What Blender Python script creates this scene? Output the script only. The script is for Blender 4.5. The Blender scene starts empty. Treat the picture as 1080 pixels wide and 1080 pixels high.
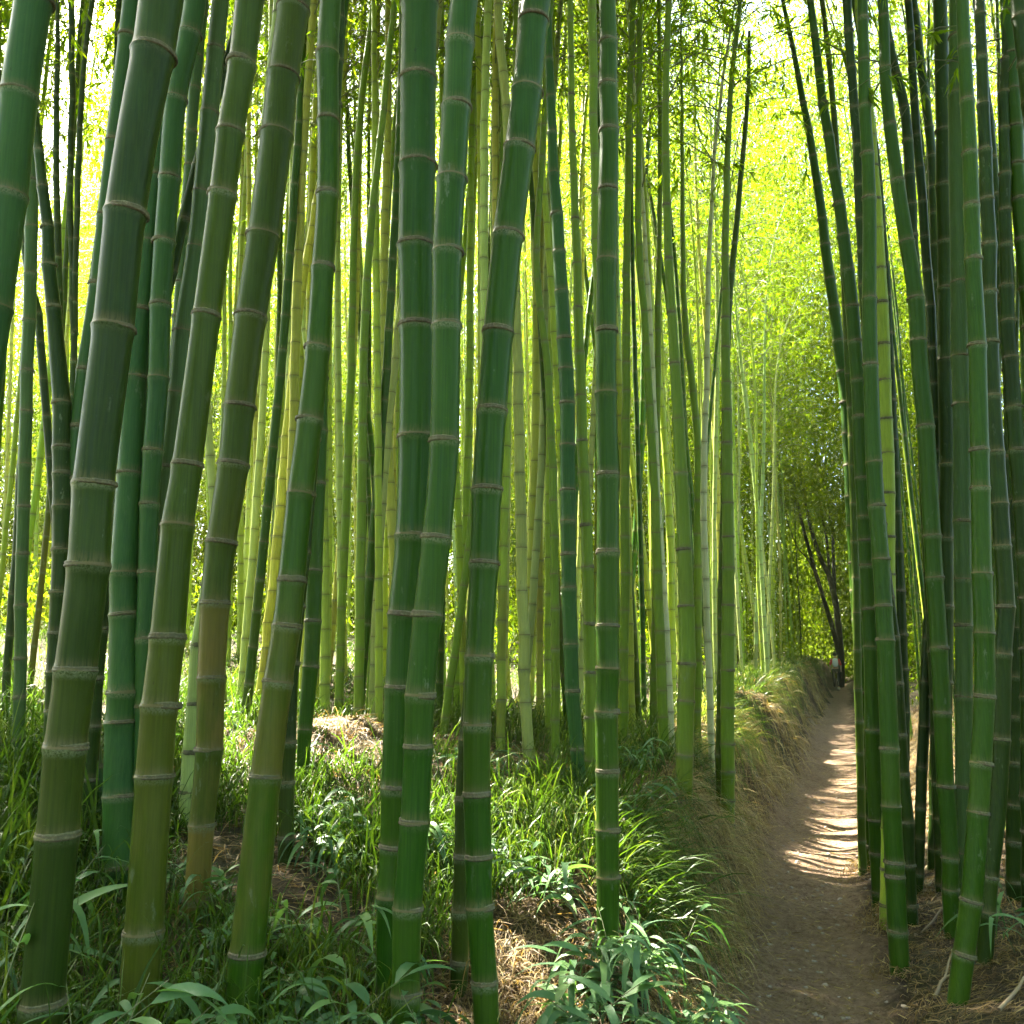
import bpy, math
import numpy as np
from mathutils import Vector, Matrix

rng = np.random.default_rng(11)
D = bpy.data
scene = bpy.context.scene
COL = scene.collection

# ------------------------------------------------------------------ camera numbers
FPX = 935.0                      # focal length in photo pixels (photo is 1080 wide)
PITCH = math.radians(9.11)
EYE = 1.6
CP, SP = math.cos(PITCH), math.sin(PITCH)


def at(px, py, Y):
    """World point on the pixel's ray at distance Y in front of the camera."""
    rx, up = (px - 540) / FPX, (540 - py) / FPX
    dy = CP - SP * up
    dz = SP + CP * up
    return np.array([rx * Y / dy, Y, EYE + dz * Y / dy])


def cam_depth(p):
    return p[1] * CP + (p[2] - EYE) * SP


# ------------------------------------------------------------------ terrain
def path_c(y):
    y = np.asarray(y, float)
    return 0.34 * y + 0.03 * np.maximum(y - 9, 0) + 0.05 * np.sin(y * 0.55) * np.clip(y / 8, 0, 1)


def smooth(a, b, x):
    t = np.clip((x - a) / (b - a), 0, 1)
    return t * t * (3 - 2 * t)


def lat(x, y):
    """signed distance from the middle of the path, left positive"""
    return (path_c(y) - x) / 1.06


HY = [-200, 0, 3, 3.8, 5.5, 8, 15, 25, 60, 300]
HZ = [.30, .30, .33, .45, .74, .85, 1.08, 1.28, 1.35, 1.4]


def right_f(y):
    return .62 + .38 * smooth(6.5, 9.5, y)


def ground_z(x, y, detail=True):
    x = np.asarray(x, float); y = np.asarray(y, float)
    u = lat(x, y)
    wob = 0.10 * np.sin(y * 1.7 + 1.0) + 0.07 * np.sin(y * 3.9)
    H = np.interp(y, HY, HZ)
    ue = np.where(u < 0, u / right_f(y), u)
    z = 0.05 * np.clip(np.abs(ue) / .5, 0, 1) ** 2 - .07 * smooth(.75, .2, np.abs(ue))
    z = z + H * smooth(.42 + wob * .5, 1.12 + wob, u)
    z = z + np.clip(.10 * (u - 2.0), 0, .8)
    far = smooth(6.5, 10, y)
    z = z + (.45 * far + .12) * smooth(-.55, -1.5, ue) + np.clip(.28 * (-u - 1.1), 0, .9)
    # dry mound behind the thick culms
    z = z + .22 * np.exp(-(((x + 1.12) / .75) ** 2 + ((y - 6.2) / .6) ** 2))
    z = z + .26 * np.exp(-(((x - .48) / .38) ** 2 + ((y - 3.55) / .5) ** 2))
    z = z - .15 * np.exp(-(((x - .10) / .36) ** 2 + ((y - 3.4) / .5) ** 2))
    if detail:
        off = smooth(.35, .8, np.abs(ue))
        z = z + off * (.035 * np.sin(2.3 * x + 1.1 * y) * np.sin(1.9 * y - .7 * x) + .02 * np.sin(6.1 * x + 2) * np.sin(5.3 * y)
                       + .010 * np.sin(13.7 * x + 3 * y) * np.sin(11.9 * y))
        z = z + (1 - off) * .012 * np.sin(7.1 * x + 2.1 * y) * np.sin(4.3 * y)
    return z


# ------------------------------------------------------------------ mesh helpers
def mesh_from(name, V, F, mats=(), attrs=None, smooth_shade=True, mat_idx=None):
    """V (n,3); F list of (m,k) index arrays"""
    me = D.meshes.new(name)
    V = np.ascontiguousarray(V, np.float32)
    if not isinstance(F, (list, tuple)):
        F = [F]
    F = [np.asarray(f, np.int32) for f in F if len(f)]
    loops = np.concatenate([f.ravel() for f in F])
    tot = np.concatenate([np.full(len(f), f.shape[1], np.int32) for f in F])
    start = np.concatenate([[0], np.cumsum(tot)[:-1]]).astype(np.int32)
    me.vertices.add(len(V)); me.vertices.foreach_set('co', V.ravel())
    me.loops.add(len(loops)); me.loops.foreach_set('vertex_index', loops)
    me.polygons.add(len(tot)); me.polygons.foreach_set('loop_start', start); me.polygons.foreach_set('loop_total', tot)
    if smooth_shade:
        me.polygons.foreach_set('use_smooth', np.ones(len(tot), bool))
    for m in mats:
        me.materials.append(m)
    if mat_idx is not None:
        me.polygons.foreach_set('material_index', np.asarray(mat_idx, np.int32))
    for k, a in (attrs or {}).items():
        at_ = me.attributes.new(k, 'FLOAT', 'POINT')
        at_.data.foreach_set('value', np.ascontiguousarray(a, np.float32))
    me.update(calc_edges=True)
    return me


def link(name, data, parent=None, loc=None, rot=None):
    o = D.objects.new(name, data)
    COL.objects.link(o)
    if parent is not None:
        o.parent = parent
    if loc is not None:
        o.location = loc
    if rot is not None:
        o.rotation_euler = rot
    return o


def tag(o, label, cat=None, group=None, kind=None):
    o['label'] = label
    if cat: o['category'] = cat
    if group: o['group'] = group
    if kind: o['kind'] = kind
    return o


def norm(v):
    return v / np.maximum(np.linalg.norm(v, axis=-1, keepdims=True), 1e-9)


def blades(P, Dr, L, W, droop, nseg=4, side=None, prof=None, fold=0.0):
    """Arching ribbons: returns V, F, t-along, blade index"""
    n = len(P)
    L = np.broadcast_to(L, (n,)).astype(float); W = np.broadcast_to(W, (n,)).astype(float)
    droop = np.broadcast_to(droop, (n,)).astype(float)
    Dr = norm(Dr)
    if side is None:
        side = norm(np.cross(Dr, rng.normal(size=(n, 3)) * .35 + np.array([0, 0, 1.0])))
    t = np.linspace(0, 1, nseg + 1)
    if prof is None:
        prof = np.minimum(1, (t * 4 + .35)) * (1 - t ** 2.2) + .02
    else:
        prof = prof(t)
    tt = t[None, :, None]
    C = P[:, None, :] + Dr[:, None, :] * (L[:, None, None] * tt)
    g = (droop * L)[:, None] * t[None, :] ** 2
    # keep the length while drooping: pull back along the direction as well
    C = C - Dr[:, None, :] * (0.35 * g[:, :, None])
    C[:, :, 2] -= g
    hw = (W[:, None] * .5 * prof[None, :])[:, :, None] * side[:, None, :]
    if fold:
        nrm = norm(np.cross(side, Dr))
        nrm = nrm * np.where(nrm[:, 2:3] < 0, -1, 1)
        lift = (W[:, None] * fold * prof[None, :])[:, :, None] * nrm[:, None, :]
        V = np.stack([C - hw + lift, C, C + hw + lift], 2)
        k = 3
    else:
        V = np.stack([C - hw, C + hw], 2)
        k = 2
    base = (np.arange(n) * (nseg + 1) * k)[:, None]
    s = np.arange(nseg)[None, :] * k
    fs = []
    for c in range(k - 1):
        a = base + s + c
        fs.append(np.stack([a, a + 1, a + 1 + k, a + k], -1).reshape(-1, 4))
    F = np.concatenate(fs)
    bi = np.repeat(np.arange(n), (nseg + 1) * k)
    ta = np.tile(np.repeat(t, k), n)
    return V.reshape(-1, 3), F, ta, bi


def tube(C, R, sides=8, phase=0.0):
    """Swept tube along points C (n,3) radii R (n,)"""
    n = len(C)
    T = norm(np.gradient(C, axis=0))
    ref = np.tile(np.array([1.0, 0, 0]), (n, 1))
    par = np.abs((T * ref).sum(1)) > .9
    ref[par] = [0, 1.0, 0]
    A = norm(np.cross(T, ref)); B = np.cross(T, A)
    th = np.linspace(0, 2 * math.pi, sides, endpoint=False) + phase
    V = C[:, None, :] + R[:, None, None] * (np.cos(th)[None, :, None] * A[:, None, :] + np.sin(th)[None, :, None] * B[:, None, :])
    i = np.arange(n - 1)[:, None] * sides
    j = np.arange(sides)[None, :]
    jn = (j + 1) % sides
    F = np.stack([i + j, i + jn, i + sides + jn, i + sides + j], -1).reshape(-1, 4)
    return V.reshape(-1, 3), F


def merge(parts):
    Vs, Fs, o = [], [], 0
    for V, F in parts:
        Vs.append(V); Fs.append(F + o); o += len(V)
    return np.concatenate(Vs), np.concatenate(Fs)


# ------------------------------------------------------------------ materials
def mat(name):
    m = D.materials.new(name); m.use_nodes = True
    nt = m.node_tree
    for n in list(nt.nodes):
        nt.nodes.remove(n)
    out = nt.nodes.new('ShaderNodeOutputMaterial')
    return m, nt, out


class NT:
    def __init__(s, nt): s.nt = nt
    def n(s, t, **kw):
        nd = s.nt.nodes.new(t)
        for k, v in kw.items():
            setattr(nd, k, v)
        return nd
    def l(s, a, b): s.nt.links.new(a, b)
    def val(s, sock, v):
        if isinstance(v, bpy.types.NodeSocket): s.l(v, sock)
        else: sock.default_value = v
    def math(s, op, a, b=0.0, c=None, clamp=False):
        nd = s.n('ShaderNodeMath', operation=op, use_clamp=clamp)
        s.val(nd.inputs[0], a); s.val(nd.inputs[1], b)
        if c is not None: s.val(nd.inputs[2], c)
        return nd.outputs[0]
    def mix(s, f, a, b, blend='MIX'):
        nd = s.n('ShaderNodeMix', data_type='RGBA', blend_type=blend)
        s.val(nd.inputs[0], f)
        for sock, v in ((nd.inputs[6], a), (nd.inputs[7], b)):
            if isinstance(v, bpy.types.NodeSocket): s.l(v, sock)
            else: sock.default_value = (*v, 1) if len(v) == 3 else v
        return nd.outputs[2]
    def noise(s, vec, scale, detail=4, rough=.55, mapping=None):
        if mapping is not None:
            mp = s.n('ShaderNodeMapping'); mp.inputs['Scale'].default_value = mapping
            s.l(vec, mp.inputs['Vector']); vec = mp.outputs[0]
        nd = s.n('ShaderNodeTexNoise'); nd.inputs['Scale'].default_value = scale
        nd.inputs['Detail'].default_value = detail; nd.inputs['Roughness'].default_value = rough
        s.l(vec, nd.inputs['Vector'])
        return nd.outputs['Fac']
    def ramp(s, f, stops):
        nd = s.n('ShaderNodeValToRGB')
        el = nd.color_ramp.elements
        while len(el) < len(stops): el.new(.5)
        for e, (p, c) in zip(el, stops):
            e.position = p; e.color = (*c, 1) if not isinstance(c, float) else (c, c, c, 1)
        s.l(f, nd.inputs[0])
        return nd.outputs[0]
    def maprange(s, v, a, b, c=0.0, d=1.0, smoothstep=True):
        nd = s.n('ShaderNodeMapRange', interpolation_type='SMOOTHSTEP' if smoothstep else 'LINEAR')
        s.val(nd.inputs[0], v)
        for i, x in zip((1, 2, 3, 4), (a, b, c, d)): nd.inputs[i].default_value = x
        return nd.outputs[0]
    def attr(s, name):
        return s.n('ShaderNodeAttribute', attribute_name=name).outputs['Fac']


def make_stem_mat():
    m, nt, out = mat('bamboo_skin'); t = NT(nt)
    oi = t.n('ShaderNodeObjectInfo'); tc = t.n('ShaderNodeTexCoord').outputs['Object']
    col, alpha, rnd = oi.outputs['Color'], oi.outputs['Alpha'], oi.outputs['Random']
    off = t.n('ShaderNodeVectorMath', operation='ADD'); t.l(tc, off.inputs[0])
    cmb = t.n('ShaderNodeCombineXYZ')
    t.l(t.math('MULTIPLY', rnd, 37.0), cmb.inputs[0]); t.l(t.math('MULTIPLY', rnd, 91.0), cmb.inputs[1])
    t.l(cmb.outputs[0], off.inputs[1]); vec = off.outputs[0]
    streak = t.noise(vec, 1.0, 5, .6, (170, 170, 3.5))
    blotch = t.noise(vec, 1.0, 4, .6, (9, 9, 3.2))
    fine = t.noise(vec, 160, 3, .6)
    above, below, ird = t.attr('above'), t.attr('below'), t.attr('ird')
    sep = t.n('ShaderNodeSeparateXYZ'); t.l(tc, sep.inputs[0])
    c = t.mix(t.maprange(streak, .25, .75), t.mix(.30, col, (.008, .022, .006)), t.mix(.05, col, (.22, .34, .06)))
    # per-internode shift of hue
    c = t.mix(t.math('MULTIPLY', ird, .30), c, t.mix(.5, c, (.050, .10, .005)))
    # waxy bloom in patches with sky sheen painted in, stronger high up
    hi = t.maprange(sep.outputs[2], .8, 3.6, .25, 1.0)
    c = t.mix(t.math('MULTIPLY', t.math('MULTIPLY', t.maprange(blotch, .40, .72), hi), .17), c, (.035, .105, .035))
    # ochre, weathered internodes low down
    och = t.maprange(t.math('ADD', t.math('MULTIPLY', ird, .45), t.math('MULTIPLY', blotch, .9)), .40, .95)
    och = t.math('MULTIPLY', t.math('MULTIPLY', och, t.maprange(sep.outputs[2], 2.1, 1.0, .12, 1.0)), alpha)
    c = t.mix(och, c, t.mix(streak, (.075, .058, .010), (.16, .115, .028)))
    # small dark flecks
    fl = t.maprange(t.noise(vec, 1.0, 2, .5, (60, 60, 22)), .70, .78)
    c = t.mix(t.math('MULTIPLY', fl, .35), c, (.012, .016, .006))
    # grey lichen and rub marks
    li = t.math('MULTIPLY', t.maprange(t.noise(vec, 1.0, 5, .7, (26, 26, 9)), .60, .68), t.maprange(t.noise(vec, 2.0, 2, .5), .45, .65))
    c = t.mix(t.math('MULTIPLY', li, .45), c, (.13, .15, .10))
    sc = t.maprange(t.noise(vec, 1.0, 3, .6, (48, 48, 300)), .72, .76)
    c = t.mix(t.math('MULTIPLY', sc, .35), c, (.16, .17, .08))
    # faint powder below the node, dusty band above it
    pb = t.math('MULTIPLY', t.maprange(below, .034, .006), t.maprange(fine, .3, .62))
    c = t.mix(t.math('MULTIPLY', pb, t.maprange(ird, .1, .9, .25, .95)), c, (.12, .14, .075))
    ab = t.math('MULTIPLY', t.maprange(above, .045, .003), t.maprange(streak, .3, .6))
    c = t.mix(t.math('MULTIPLY', ab, .5), c, (.10, .075, .035))
    line = t.math('MAXIMUM', t.maprange(above, .0055, .0025), t.maprange(below, .0045, .002))
    c = t.mix(t.math('MULTIPLY', line, .7), c, (.10, .078, .035))
    p = t.n('ShaderNodeBsdfPrincipled')
    t.l(c, p.inputs['Base Color'])
    t.l(t.maprange(blotch, .3, .8, .30, .50), p.inputs['Roughness'])
    p.inputs['Specular IOR Level'].default_value = .11
    b = t.n('ShaderNodeBump'); b.inputs['Strength'].default_value = .18; b.inputs['Distance'].default_value = .002
    t.l(streak, b.inputs['Height']); t.l(b.outputs[0], p.inputs['Normal'])
    t.l(p.outputs[0], out.inputs[0])
    return m


def make_ring_mat():
    m, nt, out = mat('node_scar'); t = NT(nt)
    tc = t.n('ShaderNodeTexCoord').outputs['Object']
    rnd = t.n('ShaderNodeObjectInfo').outputs['Random']
    n1 = t.noise(tc, 90, 4, .7); n2 = t.noise(tc, 14, 3, .6)
    c = t.ramp(n1, [(.3, (.030, .020, .011)), (.5, (.085, .062, .032)), (.72, (.20, .165, .105))])
    c = t.mix(t.maprange(n2, .35, .65), c, t.mix(.5, c, (.06, .08, .02)))
    c = t.mix(t.math('MULTIPLY', rnd, .6), c, t.mix(.6, c, (.05, .05, .02)))
    p = t.n('ShaderNodeBsdfPrincipled'); t.l(c, p.inputs['Base Color']); p.inputs['Roughness'].default_value = .8
    b = t.n('ShaderNodeBump'); b.inputs['Strength'].default_value = .6; b.inputs['Distance'].default_value = .003
    t.l(n1, b.inputs['Height']); t.l(b.outputs[0], p.inputs['Normal'])
    t.l(p.outputs[0], out.inputs[0])
    return m


def make_leaf_mat(name, stops, trans=.5, tint=(1.5, 1.5, .8), rough=.45, streaks=False, spec=.4):
    m, nt, out = mat(name); t = NT(nt)
    c = t.ramp(t.attr('rnd'), stops)
    if streaks:
        tc = t.n('ShaderNodeTexCoord').outputs['Object']
        c = t.mix(t.math('MULTIPLY', t.noise(tc, 30, 3), .5), c, t.mix(.5, c, (.03, .05, .015)))
    p = t.n('ShaderNodeBsdfPrincipled'); t.l(c, p.inputs['Base Color'])
    p.inputs['Roughness'].default_value = rough; p.inputs['Specular IOR Level'].default_value = spec
    tr = t.n('ShaderNodeBsdfTranslucent')
    t.l(t.mix(1.0, c, tint, 'MULTIPLY'), tr.inputs['Color'])
    mx = t.n('ShaderNodeMixShader'); mx.inputs[0].default_value = trans
    t.l(p.outputs[0], mx.inputs[1]); t.l(tr.outputs[0], mx.inputs[2]); t.l(mx.outputs[0], out.inputs[0])
    return m


def make_soil_mat(name, path):
    m, nt, out = mat(name); t = NT(nt)
    tc = t.n('ShaderNodeTexCoord').outputs['Object']
    n4 = t.noise(tc, 58, 4, .65)
    n1 = t.noise(tc, 1.3, 5, .6); n2 = t.noise(tc, 22, 6, .7); n3 = t.noise(tc, 130, 4, .7)
    if path:
        soil = t.ramp(n2, [(.28, (.022, .015, .009)), (.5, (.06, .04, .022)), (.75, (.13, .09, .05))])
        c = t.ramp(n2, [(.28, (.078, .047, .026)), (.5, (.190, .122, .072)), (.75, (.32, .22, .14))])
        c = t.mix(t.maprange(n1, .35, .7), c, t.mix(.4, c, (.27, .18, .11)))
        c = t.mix(t.maprange(n3, .62, .72), c, (.33, .25, .17))
        c = t.mix(t.maprange(n3, .40, .30), c, (.05, .032, .02))
        c = t.mix(t.maprange(n4, .60, .72), c, (.36, .27, .18))
        c = t.mix(t.maprange(n4, .42, .30), c, (.045, .028, .016))
        e = t.math('ADD', t.attr('edge'), t.math('MULTIPLY', t.math('SUBTRACT', t.noise(tc, 3.5, 5, .65), .5), 1.1))
        c = t.mix(t.maprange(e, .50, .85), c, soil)
    else:
        c = t.ramp(n2, [(.28, (.022, .015, .009)), (.5, (.06, .04, .022)), (.75, (.13, .09, .05))])
        c = t.mix(t.maprange(n1, .4, .65), c, t.mix(.5, c, (.05, .06, .02)))
        c = t.mix(t.maprange(n3, .6, .7), c, (.20, .15, .085))
    p = t.n('ShaderNodeBsdfPrincipled'); t.l(c, p.inputs['Base Color']); p.inputs['Roughness'].default_value = .92
    p.inputs['Specular IOR Level'].default_value = .2
    h = t.math('ADD', t.math('MULTIPLY', n2, 1.0), t.math('ADD', t.math('MULTIPLY', n3, .45), t.math('MULTIPLY', n4, .6)))
    b = t.n('ShaderNodeBump'); b.inputs['Strength'].default_value = 1.0; b.inputs['Distance'].default_value = .05
    t.l(h, b.inputs['Height']); t.l(b.outputs[0], p.inputs['Normal'])
    t.l(p.outputs[0], out.inputs[0])
    return m


def make_plain(name, col, rough=.7, vary=.4, scale=40):
    m, nt, out = mat(name); t = NT(nt)
    tc = t.n('ShaderNodeTexCoord').outputs['Object']
    n = t.noise(tc, scale, 4)
    c = t.mix(t.math('MULTIPLY', n, vary), col, tuple(x * .35 for x in col))
    p = t.n('ShaderNodeBsdfPrincipled'); t.l(c, p.inputs['Base Color']); p.inputs['Roughness'].default_value = rough
    t.l(p.outputs[0], out.inputs[0])
    return m


M_STEM = make_stem_mat()
M_RING = make_ring_mat()
M_LEAF = make_leaf_mat('bamboo_leaf', [(0, (.045, .100, .004)), (.45, (.105, .170, .006)), (.8, (.165, .220, .009)), (1, (.24, .26, .018))], .65, (1.9, 1.85, .7), .5, False, .12)
M_WOODS = make_leaf_mat('woods_leaf', [(0, (.026, .062, .003)), (.45, (.072, .108, .004)), (.8, (.118, .150, .006)), (1, (.17, .19, .012))], .62, (1.8, 1.85, .7), .6, False, .04)
M_TWIG = make_plain('bamboo_twig', (.09, .10, .03), .6)
M_GRASS = make_leaf_mat('grass_blade', [(0, (.018, .046, .005)), (.5, (.048, .092, .009)), (.85, (.11, .15, .02)), (1, (.24, .22, .07))], .45, (1.5, 1.5, .6), .42, False, .22)
M_DRY = make_leaf_mat('dry_blade', [(0, (.085, .050, .020)), (.5, (.23, .16, .062)), (1, (.44, .35, .16))], .38, (1.3, 1.15, .6), .6)
M_BROAD = make_leaf_mat('broad_leaf', [(0, (.045, .105, .040)), (.5, (.080, .165, .055)), (.93, (.13, .215, .065)), (.96, (.36, .38, .02)), (1, (.38, .40, .02))], .3, (1.3, 1.5, .6), .48, True, .3)
M_SOIL = make_soil_mat('forest_soil', False)
M_PATH = make_soil_mat('path_soil', True)
M_BARK = make_plain('dark_bark', (.012, .010, .008), .85, .6)
M_FAR = make_plain('far_stalk', (.10, .16, .015), .6, .3)
M_STRAW = make_plain('weathered_twig', (.22, .16, .09), .8, .5)

# ------------------------------------------------------------------ ground and path
def warp_axis(lo, hi, fine_lo, fine_hi, step, growth=1.16):
    a = list(np.arange(fine_lo, fine_hi + 1e-6, step))
    s, x = step, fine_hi
    while x < hi:
        s *= growth; x += s; a.append(x)
    s, x = step, fine_lo
    pre = []
    while x > lo:
        s *= growth; x -= s; pre.append(x)
    return np.array(pre[::-1] + a)


def path_h(X, Y):
    hr = np.random.default_rng(3)
    h0 = sum(a * np.sin(kx * X + ky * Y + ph) for a, kx, ky, ph in zip(hr.uniform(.002, .007, 14), hr.uniform(-14, 14, 14), hr.uniform(-12, 12, 14), hr.uniform(0, 6, 14)))
    return h0 + np.sin(9.1 * X + 2.3 * Y) * np.sin(6.7 * Y + 1.3 * X) * .006 + np.sin(23 * X) * np.sin(19 * Y + 5 * X) * .004


def build_ground():
    xs = warp_axis(-320, 320, -4, 8, .07, 1.09); ys = warp_axis(-120, 420, 1.0, 13, .07, 1.07)
    X, Y = np.meshgrid(xs, ys)
    Z = ground_z(X, Y)
    u = lat(X, Y)
    u = np.where(u < 0, u / right_f(Y), u)
    Z = Z - .10 * smooth(.62, .40, np.abs(u)) * (Y > -30) * (Y < 150)
    V = np.stack([X, Y, Z], -1).reshape(-1, 3)
    nx = len(xs)
    i = (np.arange(len(ys) - 1)[:, None] * nx + np.arange(nx - 1)[None, :]).reshape(-1)
    F = np.stack([i, i + 1, i + 1 + nx, i + nx], 1)
    o = link('ground', mesh_from('ground', V, F, [M_SOIL]))
    tag(o, 'brown forest soil banks and floor among the bamboo', 'ground', kind='structure')
    ys = np.concatenate([np.arange(-28, 1, .5), np.arange(1, 16, .05), np.arange(16, 148, .4)])
    us = np.linspace(-.66, .82, 41)
    Yg, U = np.meshgrid(ys, us, indexing='ij')
    U2 = np.where(U < 0, U * right_f(Yg), U)
    X = path_c(Yg) - U2 * 1.06
    Z = ground_z(X, Yg)
    h = path_h(X, Yg)
    # hoof-worn hollow with thin edges sinking into the banks
    Z = Z + h - .02 * (1 - (U / .78) ** 2) - .09 * smooth(.42, .66, np.abs(U - .08) + .05 * np.sin(3.1 * Yg + 9 * U) + .03 * np.sin(27 * Yg) + .05 * np.sin(5.3 * Yg) + .04 * np.sin(11.7 * Yg)) + .012
    V = np.stack([X, Yg, Z], -1).reshape(-1, 3)
    n = len(us)
    i = (np.arange(len(ys) - 1)[:, None] * n + np.arange(n - 1)[None, :]).reshape(-1)
    F = np.stack([i, i + n, i + 1 + n, i + 1], 1)
    o = link('path', mesh_from('path', V, F, [M_PATH], {'edge': (np.abs(U - .08) / .66).ravel()}))
    tag(o, 'worn earth footpath running through the bamboo grove', 'path', kind='structure')


build_ground()


# ------------------------------------------------------------------ culms
def catmull(P, n_per=10):
    P = np.asarray(P, float)
    P = np.vstack([2 * P[0] - P[1], P, 2 * P[-1] - P[-2]])
    out = []
    for i in range(1, len(P) - 2):
        p0, p1, p2, p3 = P[i - 1:i + 3]
        t = np.linspace(0, 1, n_per, endpoint=False)[:, None]
        out.append(.5 * (2 * p1 + (p2 - p0) * t + (2 * p0 - 5 * p1 + 4 * p2 - p3) * t ** 2 + (-p0 + 3 * p1 - 3 * p2 + p3) * t ** 3))
    out.append(P[-2:-1])
    return np.concatenate(out)


def resample(C, s_new):
    s = np.concatenate([[0], np.cumsum(np.linalg.norm(np.diff(C, axis=0), axis=1))])
    return np.stack([np.interp(s_new, s, C[:, k]) for k in range(3)], 1)


def arclen(C):
    return np.concatenate([[0], np.cumsum(np.linalg.norm(np.diff(C, axis=0), axis=1))])


FINE = np.array([-.055, -.03, -.014, -.007, -.0025, 0, .003, .008, .018, .04])
COARSE = np.array([-.03, -.008, 0, .01, .04])


def stem_mesh(name, C, rad_fn, node_s, sides, fine=True, r=rng):
    """C polyline from base to tip, rad_fn(s), node arc positions"""
    s_all = arclen(C); L = s_all[-1]
    offs = FINE if fine else COARSE
    S = [0.0]
    nodes = [s for s in node_s if .02 < s < L - .05]
    edges = [0] + nodes + [L]
    for a, b in zip(edges[:-1], edges[1:]):
        if b - a > .25:
            S += [a + (b - a) * f for f in ((.3, .5, .7) if fine else (.5,))]
    for s in nodes:
        S += list(s + offs)
    S = np.unique(np.clip(np.array(S + [L]), 0, L))
    Pc = resample(C, S)
    na = np.array(nodes) if nodes else np.array([-9.0])
    dist = S[:, None] - na[None, :]
    k = np.abs(dist).argmin(1)
    nd = dist[np.arange(len(S)), k]
    # slight zig-zag from node to node
    zz = r.normal(0, .0028, (len(na), 3)); zz[:, 2] = 0
    zzi = np.stack([np.interp(S, na, zz[:, c]) for c in range(3)], 1)
    Pc = Pc + zzi
    rr = rad_fn(S)
    amp = .075 if fine else .10
    rr = rr * (1 + amp * np.exp(-np.abs(nd) / .007) + .035 * np.exp(-(nd / .035) ** 2) * (nd < 0) + .02 * np.exp(-(nd / .03) ** 2))
    V, F = tube(Pc, rr, sides)
    seg = np.searchsorted(na, S)
    ir = r.random(len(na) + 2)
    nb = np.concatenate([[-9], na, [L + 9]])
    jj = np.searchsorted(nb, S, 'right') - 1
    above = np.clip(S - nb[jj], 0, .2)
    jb = np.searchsorted(nb, S, 'left')
    below = np.clip(nb[np.minimum(jb, len(nb) - 1)] - S, 0, .2)
    A = {'above': np.repeat(above, sides), 'below': np.repeat(below, sides), 'ird': np.repeat(ir[seg], sides)}
    # cap the tip
    return mesh_from(name, V, F, [M_STEM], A)


def ring_mesh(P, T, r0, r):
    sides = 28
    zs = np.array([-.0085, -.0065, -.002, .0015, .0055, .0085, .0105])
    rs = np.array([1.015, 1.09, 1.125, 1.055, 1.095, 1.07, 1.01])
    A = norm(np.cross(T, [1.0, 0, 0])); B = np.cross(T, A)
    th = np.linspace(0, 2 * math.pi, sides, endpoint=False)
    wob = 1 + .012 * np.sin(3 * th + r.random() * 6) + .008 * r.normal(size=sides)
    lift = .0016 * np.sin(th + r.random() * 6) + .0007 * r.normal(size=sides)
    V = []
    sc = r.uniform(.8, 1.25)
    for z, q in zip(zs, rs):
        rad = r0 * (1 + (q - 1) * (1 + 3 * (wob - 1) / .03 * .12))
        ring = (np.cos(th) * rad)[:, None] * A + (np.sin(th) * rad)[:, None] * B + (z * sc + lift)[:, None] * T
        V.append(ring)
    V = np.concatenate(V) + P
    n = len(zs)
    i = np.arange(n - 1)[:, None] * sides; j = np.arange(sides)[None, :]; jn = (j + 1) % sides
    F = np.stack([i + j, i + jn, i + sides + jn, i + sides + j], -1).reshape(-1, 4)
    return V, F


def leaf_quads(P, Dr, L, W, r):
    """flat diamond leaves with a slight fold; 4 verts each"""
    n = len(P)
    Dr = norm(Dr)
    S = norm(np.cross(Dr, r.normal(size=(n, 3)) * .6 + [0, 0, 1.0]))
    mid = P + Dr * (L * .38)[:, None]
    tip = P + Dr * L[:, None]; tip[:, 2] -= .12 * L
    V = np.stack([P, mid - S * (W * .5)[:, None], tip, mid + S * (W * .5)[:, None]], 1).reshape(-1, 3)
    F = (np.arange(n) * 4)[:, None] + np.arange(4)[None, :]
    return V, F


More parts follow.
